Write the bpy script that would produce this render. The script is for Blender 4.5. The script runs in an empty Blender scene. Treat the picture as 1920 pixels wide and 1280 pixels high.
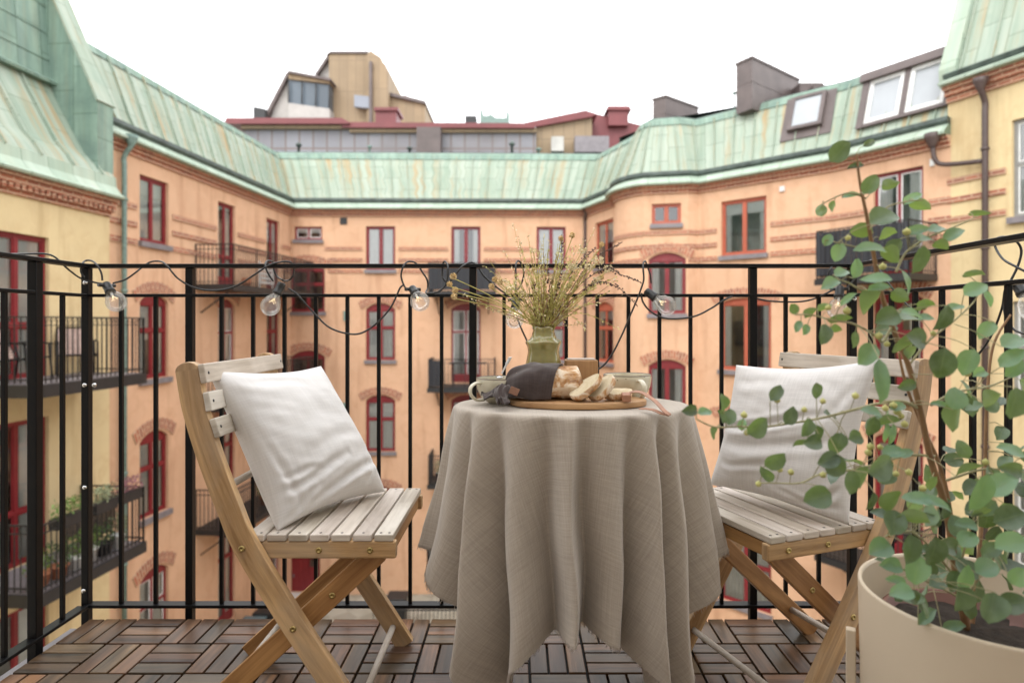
import bpy, bmesh, math, random
from math import sin, cos, pi, radians, sqrt, atan2
from mathutils import Vector, Matrix, noise as mnoise
R = random.Random(7)
scene = bpy.context.scene
COL = scene.collection
V = Vector

# ------------------------------------------------------------------ camera
FPX, CX, CY, EYE = 1163.0, 975.0, 605.0, 0.93
cam_d = bpy.data.cameras.new("camera")
cam = bpy.data.objects.new("camera", cam_d)
COL.objects.link(cam)
cam.location = (0, 0, EYE)
cam.rotation_euler = (pi / 2, 0, 0)
cam_d.sensor_width = 36.0
cam_d.lens = FPX * 36.0 / 1920.0
cam_d.shift_x = -(CX - 960.0) / 1920.0
cam_d.shift_y = (CY - 640.0) / 1920.0
cam_d.clip_start = 0.05
cam_d.clip_end = 400
cam_d.dof.use_dof = True
cam_d.dof.focus_distance = 1.55
cam_d.dof.aperture_fstop = 2.7
scene.camera = cam

# ------------------------------------------------------------------ sky, sun, exposure
SUN_EL, SUN_AZ = radians(46), radians(200)
world = bpy.data.worlds.new("World")
scene.world = world
world.use_nodes = True
wn = world.node_tree
wn.nodes.clear()
wo = wn.nodes.new('ShaderNodeOutputWorld')
bg = wn.nodes.new('ShaderNodeBackground')
sky = wn.nodes.new('ShaderNodeTexSky')
sky.sky_type = 'NISHITA'
sky.sun_disc = False
sky.sun_elevation = SUN_EL
sky.sun_rotation = SUN_AZ
hs = wn.nodes.new('ShaderNodeHueSaturation')
hs.inputs['Saturation'].default_value = 0.12
mx = wn.nodes.new('ShaderNodeMix')
mx.data_type = 'RGBA'
mx.inputs[0].default_value = 0.82
mx.inputs[7].default_value = (12.6, 12.7, 12.9, 1)     # even cloud cover
bg.inputs[1].default_value = 0.10
wn.links.new(sky.outputs[0], hs.inputs['Color'])
wn.links.new(hs.outputs[0], mx.inputs[6])
wn.links.new(mx.outputs[2], bg.inputs[0])
wn.links.new(bg.outputs[0], wo.inputs[0])

sun_d = bpy.data.lights.new("sun", 'SUN')
sun_d.energy = 0.7
sun_d.angle = radians(30)
sun_d.color = (1.0, 0.97, 0.92)
sun = bpy.data.objects.new("sun", sun_d)
COL.objects.link(sun)
sun.rotation_euler = (SUN_EL - radians(90), 0, -SUN_AZ)   # brightest part of the cloud: behind the home building, so the balcony lies in its shade

scene.view_settings.view_transform = 'Standard'
scene.view_settings.look = 'None'
scene.view_settings.exposure = 1.28
scene.view_settings.gamma = 1
scene.cycles.max_bounces = 8
scene.cycles.transparent_max_bounces = 16
scene.cycles.use_denoising = True

# ------------------------------------------------------------------ helpers
def P(px, py, Y):
    return V(((px - CX) * Y / FPX, Y, EYE - (py - CY) * Y / FPX))

def tag(o, label=None, cat=None, group=None, kind=None):
    if label: o['label'] = label
    if cat: o['category'] = cat
    if group: o['group'] = group
    if kind: o['kind'] = kind
    return o

def empty(name, loc=(0, 0, 0), rz=0.0, label=None, cat=None, group=None):
    o = bpy.data.objects.new(name, None)
    o.empty_display_size = 0.1
    COL.objects.link(o)
    o.location = loc
    o.rotation_euler = (0, 0, rz)
    return tag(o, label, cat, group)

def kids(o):
    return [c for c in bpy.data.objects if c.parent == o]

def link(name, bm, mats, parent=None, smooth=False, bevel=0, loc=None):
    me = bpy.data.meshes.new(name)
    bm.normal_update()
    bm.to_mesh(me)
    bm.free()
    if not isinstance(mats, (list, tuple)): mats = [mats]
    for m in mats: me.materials.append(m)
    if smooth:
        for p in me.polygons: p.use_smooth = True
    o = bpy.data.objects.new(name, me)
    COL.objects.link(o)
    if parent is not None: o.parent = parent
    if loc is not None: o.location = loc
    if bevel:
        b = o.modifiers.new('bevel', 'BEVEL')
        b.width = bevel; b.segments = 2; b.limit_method = 'ANGLE'; b.angle_limit = radians(40)
        b.harden_normals = False
    return o

def new():
    bm = bmesh.new()
    bm.loops.layers.uv.new('UVMap')
    return bm

def uvl(bm): return bm.loops.layers.uv.active

def quad(bm, pts, uvs=None, mi=0):
    vs = [bm.verts.new(p) for p in pts]
    f = bm.faces.new(vs)
    f.material_index = mi
    if uvs:
        L = uvl(bm)
        for l, u in zip(f.loops, uvs): l[L].uv = u
    return f

def obox(bm, c, ax, ay, az, mi=0, grain=2, off=None):
    """box with centre c and half-axis vectors; UV in metres with v along the grain axis"""
    c, A = V(c), [V(ax), V(ay), V(az)]
    ln = [a.length for a in A]
    if off is None: off = (R.random() * 9, R.random() * 9)
    vs = {}
    for i in (-1, 1):
        for j in (-1, 1):
            for k in (-1, 1):
                vs[(i, j, k)] = bm.verts.new(c + A[0] * i + A[1] * j + A[2] * k)
    flip = A[0].cross(A[1]).dot(A[2]) < 0
    L = uvl(bm)
    for a in range(3):
        b, d = (a + 1) % 3, (a + 2) % 3
        for s in (-1, 1):
            ks = []
            for (p, q) in ((-1, -1), (1, -1), (1, 1), (-1, 1)):
                k = [0, 0, 0]; k[a] = s; k[b] = p; k[d] = q
                ks.append(tuple(k))
            if (s < 0) != flip: ks.reverse()
            f = bm.faces.new([vs[k] for k in ks])
            f.material_index = mi
            for l, k in zip(f.loops, ks):
                pos = [k[n] * ln[n] for n in range(3)]
                if a == grain: l[L].uv = (pos[b] + off[0], pos[d] + off[1])
                else:
                    o_ = [n for n in range(3) if n != a and n != grain][0]
                    l[L].uv = (pos[o_] + off[0] + a * .37, pos[grain] + off[1])

def box(bm, x0, x1, y0, y1, z0, z1, mi=0, grain=2):
    obox(bm, ((x0 + x1) / 2, (y0 + y1) / 2, (z0 + z1) / 2), ((x1 - x0) / 2, 0, 0), (0, (y1 - y0) / 2, 0), (0, 0, (z1 - z0) / 2), mi, grain)

def crom(pts, n=8):
    pts = [V(p) for p in pts]
    out = []
    for i in range(len(pts) - 1):
        p0 = pts[max(i - 1, 0)]; p1 = pts[i]; p2 = pts[i + 1]; p3 = pts[min(i + 2, len(pts) - 1)]
        for k in range(n):
            t = k / n
            out.append(0.5 * ((2 * p1) + (p2 - p0) * t + (2 * p0 - 5 * p1 + 4 * p2 - p3) * t * t + (3 * p1 - p0 - 3 * p2 + p3) * t ** 3))
    out.append(pts[-1])
    return out

def tube(bm, pts, r, n=8, cap=True, mi=0):
    """r: number or list"""
    pts = [V(p) for p in pts]
    N = len(pts)
    rr = r if isinstance(r, (list, tuple)) else [r] * N
    t0 = (pts[1] - pts[0]).normalized()
    up = V((0, 0, 1)) if abs(t0.z) < .9 else V((1, 0, 0))
    a = t0.cross(up).normalized()
    rings = []
    L = uvl(bm)
    dist = 0
    ds = []
    for i in range(N):
        t = (pts[min(i + 1, N - 1)] - pts[max(i - 1, 0)])
        if t.length < 1e-9: t = t0
        t.normalize()
        a = (a - t * a.dot(t))
        if a.length < 1e-6: a = t.orthogonal()
        a.normalize()
        b = t.cross(a)
        if i: dist += (pts[i] - pts[i - 1]).length
        ds.append(dist)
        rings.append([bm.verts.new(pts[i] + (a * cos(2 * pi * k / n) + b * sin(2 * pi * k / n)) * rr[i]) for k in range(n)])
    for i in range(N - 1):
        for k in range(n):
            f = bm.faces.new((rings[i][k], rings[i][(k + 1) % n], rings[i + 1][(k + 1) % n], rings[i + 1][k]))
            f.smooth = True; f.material_index = mi
            us = (k / n, (k + 1) / n, (k + 1) / n, k / n); vv = (ds[i], ds[i], ds[i + 1], ds[i + 1])
            for l, u, v_ in zip(f.loops, us, vv): l[L].uv = (u * 6.28 * rr[i], v_)
    if cap:
        f = bm.faces.new(list(reversed(rings[0]))); f.material_index = mi
        f = bm.faces.new(rings[-1]); f.material_index = mi

def lathe(bm, prof, n=32, c=(0, 0, 0), axis=None, mi=0, smooth=True, wob=None, close=False):
    """prof: list of (r, z); optional axis matrix"""
    c = V(c)
    M = axis if axis is not None else Matrix.Identity(3)
    rings = []
    L = uvl(bm)
    for j, (r, z) in enumerate(prof):
        if r < 1e-5:
            rings.append([bm.verts.new(c + M @ V((0, 0, z)))])
        else:
            ring = []
            for k in range(n):
                a = 2 * pi * k / n
                w = wob(a, j) if wob else (1, 0)
                ring.append(bm.verts.new(c + M @ V((r * w[0] * cos(a), r * w[0] * sin(a), z + w[1]))))
            rings.append(ring)
    for j in range(len(rings) - 1):
        A, B = rings[j], rings[j + 1]
        for k in range(n):
            k2 = (k + 1) % n
            if len(A) == 1 and len(B) == 1: continue
            if len(A) == 1: vs = (A[0], B[k2], B[k])
            elif len(B) == 1: vs = (A[k], A[k2], B[0])
            else: vs = (A[k], A[k2], B[k2], B[k])
            f = bm.faces.new(vs); f.smooth = smooth; f.material_index = mi
            for l in f.loops:
                co = l.vert.co - c
                l[L].uv = ((k / n) * 6.28 * max(prof[j][0], .01), prof[j][1])
    return rings

def extrude_poly(bm, pts2, y0, y1, conv, mi=0, grain='len'):
    """closed 2D outline (a,b) extruded between depths y0,y1; conv(a,b,y)->Vector; UV along path"""
    n = len(pts2)
    A = [bm.verts.new(conv(a, b, y0)) for a, b in pts2]
    B = [bm.verts.new(conv(a, b, y1)) for a, b in pts2]
    L = uvl(bm)
    f1 = bm.faces.new(A); f2 = bm.faces.new(list(reversed(B)))
    off = (R.random() * 7, R.random() * 7)
    for f in (f1, f2):
        f.material_index = mi
    for l, p in zip(f1.loops, pts2): l[L].uv = (p[0] + off[0], p[1] + off[1])
    for l, p in zip(f2.loops, reversed(pts2)): l[L].uv = (p[0] + off[0], p[1] + off[1])
    for i in range(n):
        j = (i + 1) % n
        f = bm.faces.new((A[j], A[i], B[i], B[j])); f.material_index = mi
        for l, u in zip(f.loops, ((y0, pts2[j][1]), (y0, pts2[i][1]), (y1, pts2[i][1]), (y1, pts2[j][1]))): l[L].uv = (u[0] + off[0], u[1] + off[1])
    bmesh.ops.recalc_face_normals(bm, faces=[f for f in bm.faces if f.is_valid and (f in (f1, f2))] ) if False else None

# ------------------------------------------------------------------ materials
class NT:
    def __init__(s, name):
        s.m = bpy.data.materials.new(name); s.m.use_nodes = True
        s.t = s.m.node_tree; s.b = s.t.nodes['Principled BSDF']; s.out = s.t.nodes['Material Output']
    def n(s, kind, **kw):
        nd = s.t.nodes.new('ShaderNode' + kind)
        for k, v in kw.items():
            if k[0] == 'i' and k[1:].isdigit(): nd.inputs[int(k[1:])].default_value = v
            elif k in nd.inputs: nd.inputs[k].default_value = v
            else: setattr(nd, k, v)
        return nd
    def l(s, a, b): s.t.links.new(a, b); return b
    def coord(s, kind='Object', scale=(1, 1, 1), rot=(0, 0, 0)):
        tc = s.n('TexCoord'); mp = s.n('Mapping'); mp.inputs['Scale'].default_value = scale; mp.inputs['Rotation'].default_value = rot
        s.l(tc.outputs[kind], mp.inputs[0]); return mp.outputs[0]
    def noise(s, vec, scale, detail=4, rough=.55, dist=0):
        nd = s.n('TexNoise'); nd.inputs['Scale'].default_value = scale; nd.inputs['Detail'].default_value = detail
        nd.inputs['Roughness'].default_value = rough; nd.inputs['Distortion'].default_value = dist
        s.l(vec, nd.inputs['Vector']); return nd.outputs['Fac']
    def ramp(s, fac, stops):
        nd = s.n('ValToRGB'); s.l(fac, nd.inputs[0]); e = nd.color_ramp.elements
        while len(e) < len(stops): e.new(.5)
        for el, (p, c) in zip(e, stops):
            el.position = p
            el.color = (c[0], c[1], c[2], 1) if isinstance(c, (tuple, list)) else (c, c, c, 1)
        return nd.outputs[0]
    def mix(s, fac, a, b, mode='MIX'):
        nd = s.n('Mix'); nd.data_type = 'RGBA'; nd.blend_type = mode
        for idx, x in ((0, fac), (6, a), (7, b)):
            if hasattr(x, 'links') or hasattr(x, 'is_linked'): s.l(x, nd.inputs[idx])
            elif idx == 0: nd.inputs[0].default_value = x
            else: nd.inputs[idx].default_value = (x[0], x[1], x[2], 1)
        return nd.outputs[2]
    def math(s, op, a, b=0.0):
        nd = s.n('Math'); nd.operation = op
        for i, x in enumerate((a, b)):
            if hasattr(x, 'is_linked'): s.l(x, nd.inputs[i])
            else: nd.inputs[i].default_value = x
        return nd.outputs[0]
    def bump(s, h, strength=.3, dist=.01, prev=None):
        nd = s.n('Bump'); nd.inputs['Strength'].default_value = strength; nd.inputs['Distance'].default_value = dist
        s.l(h, nd.inputs['Height'])
        if prev is not None: s.l(prev, nd.inputs['Normal'])
        s.l(nd.outputs[0], s.b.inputs['Normal']); return nd.outputs[0]
    def col(s, x):
        if hasattr(x, 'is_linked'): s.l(x, s.b.inputs['Base Color'])
        else: s.b.inputs['Base Color'].default_value = (x[0], x[1], x[2], 1)
        return s
    def set(s, **kw):
        for k, v in kw.items(): s.b.inputs[k.replace('_', ' ')].default_value = v
        return s

def basic(name, c, rough=.6, var=.12, scale=8, bump=.15, bdist=.003, kind='Object', metal=0, spec=.5, bscale=None):
    t = NT(name)
    vec = t.coord(kind)
    f = t.noise(vec, scale, 5)
    a = [x * (1 - var) for x in c]; b = [min(1, x * (1 + var)) for x in c]
    t.col(t.ramp(f, [(.3, a), (.7, b)]))
    t.set(Roughness=rough, Metallic=metal); t.b.inputs['Specular IOR Level'].default_value = spec
    if bump: t.bump(t.noise(vec, bscale or scale * 6, 4), bump, bdist)
    return t.m

def plaster(name, c, var=.10):
    t = NT(name)
    vec = t.coord('Object')
    big = t.noise(vec, .45, 6, .6)
    streak = t.noise(t.coord('Object', (1.6, 1.6, .18)), 1.6, 5, .6)
    a = [x * (1 - var) for x in c]; b = [min(1, x * (1 + var * .7)) for x in c]
    base = t.ramp(big, [(.3, a), (.7, b)])
    patch = t.noise(vec, 2.3, 6, .65, .8)
    base = t.mix(t.ramp(patch, [(.48, 0.0), (.72, .6)]), base, (c[0] * .83, c[1] * .76, c[2] * .72))
    stain = t.ramp(streak, [(.52, 0.0), (.70, .75)])
    t.col(t.mix(stain, base, (c[0] * .72, c[1] * .66, c[2] * .62)))
    t.set(Roughness=.9); t.b.inputs['Specular IOR Level'].default_value = .2
    h = t.noise(vec, 9, 6, .7)
    t.bump(h, .35, .02)
    return t.m

def wood(name, light, dark, rough=.5, scale=1.0, grey=None, greyamt=.5, spec=.4, rot_var=True):
    """UV based: v runs along the grain (metres)"""
    t = NT(name)
    v1 = t.coord('UV', (70 * scale, 4 * scale, 1))
    v2 = t.coord('UV', (16 * scale, 1.6 * scale, 1))
    g = t.noise(v1, 1.0, 6, .72, .5)
    g2 = t.noise(v2, 1.0, 3, .5, 1.2)
    f = t.math('ADD', t.math('MULTIPLY', g, .45), t.math('MULTIPLY', g2, .55))
    c = t.ramp(f, [(.38, dark), (.50, [(a + b) / 2 for a, b in zip(light, dark)]), (.60, light)])
    if grey:
        gf = t.noise(t.coord('UV', (5, 2.5, 1)), 1.0, 5, .65, .5)
        c = t.mix(t.math('MULTIPLY', t.ramp(gf, [(.42 , 0.0), (.62, 1.0)]), greyamt), c, grey)
    at = t.n('Attribute', attribute_name='tone')
    if rot_var:
        c = t.mix(1.0, c, at.outputs['Color'], 'MULTIPLY')
    t.col(c)
    t.set(Roughness=rough); t.b.inputs['Specular IOR Level'].default_value = spec
    t.bump(g, .25, .0012)
    return t.m

def tones(o, amt=.15, hue=.04, seed=1):
    """per-island tone so that planks of one mesh differ"""
    rr = random.Random(seed)
    me = o.data
    att = me.color_attributes.new('tone', 'FLOAT_COLOR', 'CORNER')
    # islands by union-find
    par = list(range(len(me.vertices)))
    def fd(a):
        while par[a] != a:
            par[a] = par[par[a]]; a = par[a]
        return a
    for e in me.edges:
        a, b = fd(e.vertices[0]), fd(e.vertices[1])
        if a != b: par[a] = b
    tn = {}
    for p in me.polygons:
        r_ = fd(p.vertices[0])
        if r_ not in tn:
            k = 1 + rr.uniform(-amt, amt)
            tn[r_] = (k * (1 + rr.uniform(-hue, hue)), k, k * (1 + rr.uniform(-hue, hue)), 1)
        for li in p.loop_indices: att.data[li].color = tn[r_]
    return o

M = {}
M['orange'] = plaster('ochre_orange_plaster', (.665, .42, .272))
M['yellow'] = plaster('yellow_plaster', (.67, .535, .31))
M['homewall'] = plaster('home_wall_plaster', (.66, .63, .58))
M['red'] = basic('red_window_paint', (.20, .017, .022), .45, .12, 3, .1)
M['redor'] = basic('faded_red_window_paint', (.40, .10, .055), .5, .12, 3, .1)
M['greyframe'] = basic('grey_window_paint', (.25, .25, .24), .5)
M['sill'] = basic('grey_sheet_metal_sill', (.20, .18, .19), .45, .15, 6)
M['curtain'] = basic('white_curtain', (.72, .71, .68), .9, .06, 5, 0)
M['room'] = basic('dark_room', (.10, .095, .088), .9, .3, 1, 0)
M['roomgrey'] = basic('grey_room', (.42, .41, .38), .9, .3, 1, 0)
M['black'] = basic('black_lacquered_steel', (.006, .006, .0065), .34, .15, 20, .12, .0006, spec=.18)
M['farblack'] = basic('weathered_black_iron', (.02, .02, .021), .5, .2, 8, .1)
M['brownsheet'] = basic('brown_sheet_metal', (.11, .085, .08), .5, .18, 2.5, .1)
M['redsheet'] = basic('red_sheet_metal', (.17, .04, .043), .5, .12, 1.5, .1)
M['darkpipe'] = basic('brown_downpipe_paint', (.075, .05, .045), .45)
M['greenpipe'] = basic('verdigris_downpipe', (.17, .25, .22), .55, .25, 12)
M['terracotta'] = basic('terracotta', (.42, .16, .08), .8, .15, 30)
M['whiteframe'] = basic('white_roof_window_paint', (.7, .7, .68), .5)

def glass_mat(name='window_glass', tint=(.84, .87, .87), k=1.0):
    t = NT(name)
    tr = t.n('BsdfTransparent'); tr.inputs[0].default_value = (*tint, 1)
    gl = t.n('BsdfGlossy'); gl.inputs['Roughness'].default_value = .03
    fr = t.n('Fresnel'); fr.inputs[0].default_value = 1.6
    vec = t.coord('Object')
    bp = t.n('Bump'); bp.inputs['Strength'].default_value = .08; bp.inputs['Distance'].default_value = .02
    t.l(t.noise(vec, 1.3, 2), bp.inputs['Height']); t.l(bp.outputs[0], gl.inputs['Normal'])
    f = t.math('MINIMUM', t.math('ADD', t.math('MULTIPLY', fr.outputs[0], 1.6 * k), .06 * k), 1.0)
    mxs = t.n('MixShader'); t.l(f, mxs.inputs[0]); t.l(tr.outputs[0], mxs.inputs[1]); t.l(gl.outputs[0], mxs.inputs[2])
    t.l(mxs.outputs[0], t.out.inputs[0])
    return t.m
M['glass'] = glass_mat()
M['bulbglass'] = glass_mat('bulb_glass', (.97, .97, .96), .28)
_t = M['bulbglass'].node_tree
_d = _t.nodes.new('ShaderNodeBsdfTranslucent'); _d.inputs[0].default_value = (.9, .88, .85, 1)
_m = _t.nodes.new('ShaderNodeMixShader'); _m.inputs[0].default_value = .16
_o = _t.nodes['Material Output']; _s = _o.inputs[0].links[0].from_socket
_t.links.new(_s, _m.inputs[1]); _t.links.new(_d.outputs[0], _m.inputs[2]); _t.links.new(_m.outputs[0], _o.inputs[0])

def brick_mat():
    t = NT('red_brick')
    tc = t.n('TexCoord')
    b = t.n('TexBrick'); t.l(tc.outputs['UV'], b.inputs['Vector'])
    b.inputs['Scale'].default_value = 1.0
    b.inputs['Brick Width'].default_value = .25; b.inputs['Row Height'].default_value = .075
    b.inputs['Mortar Size'].default_value = .013
    b.inputs['Color1'].default_value = (.40, .13, .07, 1); b.inputs['Color2'].default_value = (.22, .075, .05, 1)
    b.inputs['Mortar'].default_value = (.52, .36, .25, 1)
    f = t.noise(t.coord('Object'), 5, 5)
    c = t.mix(t.ramp(f, [(.4, 0.0), (.75, .35)]), b.outputs[0], (.52, .28, .17))
    t.col(c); t.set(Roughness=.9)
    t.bump(b.outputs['Fac'], -.4, .01)
    return t.m
M['brick'] = brick_mat()

def copper_mat(name='verdigris_copper', light=(.36, .405, .335), mid=(.28, .34, .27), rust=1.0, dark=(.18, .29, .24), darkamt=.30):
    """UV: u along the eave, v up the slope (metres)"""
    t = NT(name)
    fine = t.noise(t.coord('UV', (5.5, .35, 1)), 1.0, 5, .6, .2)
    patch = t.noise(t.coord('Object', (.9, .9, .9)), 1.0, 6, .68, 1.2)
    c = t.ramp(fine, [(.35, mid), (.6, light), (.75, [min(1, x * 1.12) for x in light])])
    c = t.mix(t.math('MULTIPLY', t.ramp(patch, [(.45, 0.0), (.72, 1.0)]), darkamt), c, dark)
    # sheets between seams: every second sheet a slightly different tone
    br = t.n('TexBrick'); t.l(t.coord('UV', (1, 1, 1), (0, 0, pi / 2)), br.inputs['Vector'])
    br.inputs['Scale'].default_value = 1; br.inputs['Brick Width'].default_value = .95; br.inputs['Row Height'].default_value = .55
    br.inputs['Mortar Size'].default_value = .008
    br.inputs['Color1'].default_value = (1.0, 1.0, 1.0, 1); br.inputs['Color2'].default_value = (.84, .88, .85, 1); br.inputs['Mortar'].default_value = (.42, .48, .42, 1)
    c = t.mix(1.0, c, br.outputs[0], 'MULTIPLY')
    st = t.noise(t.coord('UV', (3.3, .16, 1)), 1.0, 6, .7, .1)
    st2 = t.noise(t.coord('UV', (.6, .5, 1)), 1.0, 3, .5)
    rf = t.math('MULTIPLY', t.ramp(st, [(.50, 0.0), (.62, .85)]), t.ramp(st2, [(.36, 0.0), (.56, rust)]))
    c = t.mix(rf, c, (.36, .25, .12))
    t.col(c); t.set(Roughness=.62); t.b.inputs['Specular IOR Level'].default_value = .35
    t.bump(t.noise(t.coord('Object'), 3.0, 4), .3, .02)
    return t.m
M['copper'] = copper_mat()
M['coppereave'] = copper_mat('verdigris_eave_sheet', (.42, .50, .41), (.36, .44, .36), .15, darkamt=.15)
M['copperdark'] = copper_mat('dark_verdigris_copper', (.25, .345, .28), (.17, .255, .21), .15, (.10, .15, .14), .6)
M['gutter'] = basic('blackened_gutter_metal', (.055, .075, .065), .5, .45, 5)

def corr_mat(name, c, c2, period):
    t = NT(name)
    tc = t.coord('UV')
    w = t.n('TexWave'); w.wave_type = 'BANDS'; w.bands_direction = 'X'; w.inputs['Scale'].default_value = 1 / period / 1.0 * .314; w.inputs['Distortion'].default_value = 0
    t.l(tc, w.inputs['Vector'])
    t.col(t.mix(t.ramp(w.outputs['Fac'], [(.4, 0.0), (.6, 1.0)]), c, c2)); t.set(Roughness=.6)
    t.bump(w.outputs['Fac'], .6, .02)
    return t.m
M['darkcorr'] = corr_mat('dark_corrugated_panel', (.014, .015, .02), (.026, .028, .034), .12)

# ------------------------------------------------------------------ facades
class Seg:
    """a straight facade piece from plan point a to plan point b; d = distance out into the courtyard"""
    def __init__(s, a, b):
        s.a = V((a[0], a[1], 0)); s.b = V((b[0], b[1], 0))
        s.e = (s.b - s.a); s.len = s.e.length; s.e.normalize()
        s.n = V((s.e.y, -s.e.x, 0))
        s.holes = []
    def p(s, u, z, d=0.0):
        q = s.a + s.e * u + s.n * d
        return V((q.x, q.y, z))
    def u(s, px, d=0.0):
        k = (px - CX) / FPX
        A = s.a + s.n * d
        # (A.x+e.x u) = k (A.y + e.y u)
        return (k * A.y - A.x) / (s.e.x - k * s.e.y)
    def z(s, px, py, d=0.0):
        q = s.p(s.u(px, d), 0, d)
        return EYE - (py - CY) * q.y / FPX

def sbox(bm, S, u0, u1, z0, z1, d0, d1, mi=0):
    c = S.p((u0 + u1) / 2, (z0 + z1) / 2, (d0 + d1) / 2)
    obox(bm, c, S.e * ((u1 - u0) / 2), S.n * ((d1 - d0) / 2), V((0, 0, (z1 - z0) / 2)), mi)

def arc_z(u, u0, u1, zs, rise):
    """segmental arch height at u; zs = springing"""
    w = (u1 - u0) / 2
    r = (w * w + rise * rise) / (2 * rise)
    x = u - (u0 + u1) / 2
    return zs + sqrt(max(r * r - x * x, 0)) - (r - rise)

REV = .13
def wall(S, bm, z0, z1, u0=0, u1=None, d=0.0):
    u1 = S.len if u1 is None else u1
    us = sorted(set([u0, u1] + [h[0] for h in S.holes] + [h[1] for h in S.holes]))
    us = [u for u in us if u0 - 1e-6 <= u <= u1 + 1e-6]
    L = uvl(bm)
    for a, b in zip(us[:-1], us[1:]):
        if b - a < 1e-5: continue
        m = (a + b) / 2
        hs = sorted([h for h in S.holes if h[0] < m < h[1]], key=lambda h: h[2])
        zc = z0
        for h in hs:
            if h[2] > zc: quad(bm, [S.p(a, zc, d), S.p(b, zc, d), S.p(b, h[2], d), S.p(a, h[2], d)])
            zc = h[3]
        if zc < z1: quad(bm, [S.p(a, zc, d), S.p(b, zc, d), S.p(b, z1, d), S.p(a, z1, d)])
    for (a, b, c, t, rise) in S.holes:
        if a < u0 - .01 or b > u1 + .01: continue
        quad(bm, [S.p(a, c, d), S.p(a, t - rise, d), S.p(a, t - rise, d - REV), S.p(a, c, d - REV)])
        quad(bm, [S.p(b, t - rise, d), S.p(b, c, d), S.p(b, c, d - REV), S.p(b, t - rise, d - REV)])
        quad(bm, [S.p(b, c, d), S.p(a, c, d), S.p(a, c, d - REV), S.p(b, c, d - REV)])
        if rise <= 0:
            quad(bm, [S.p(a, t, d), S.p(b, t, d), S.p(b, t, d - REV), S.p(a, t, d - REV)])
        else:
            N = 10
            for i in range(N):
                x0 = a + (b - a) * i / N; x1 = a + (b - a) * (i + 1) / N
                y0 = arc_z(x0, a, b, t - rise, rise); y1 = arc_z(x1, a, b, t - rise, rise)
                quad(bm, [S.p(x0, y0, d), S.p(x1, y1, d), S.p(x1, t, d), S.p(x0, t, d)])
                quad(bm, [S.p(x0, y0, d), S.p(x1, y1, d), S.p(x1, y1, d - REV), S.p(x0, y0, d - REV)])

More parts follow.
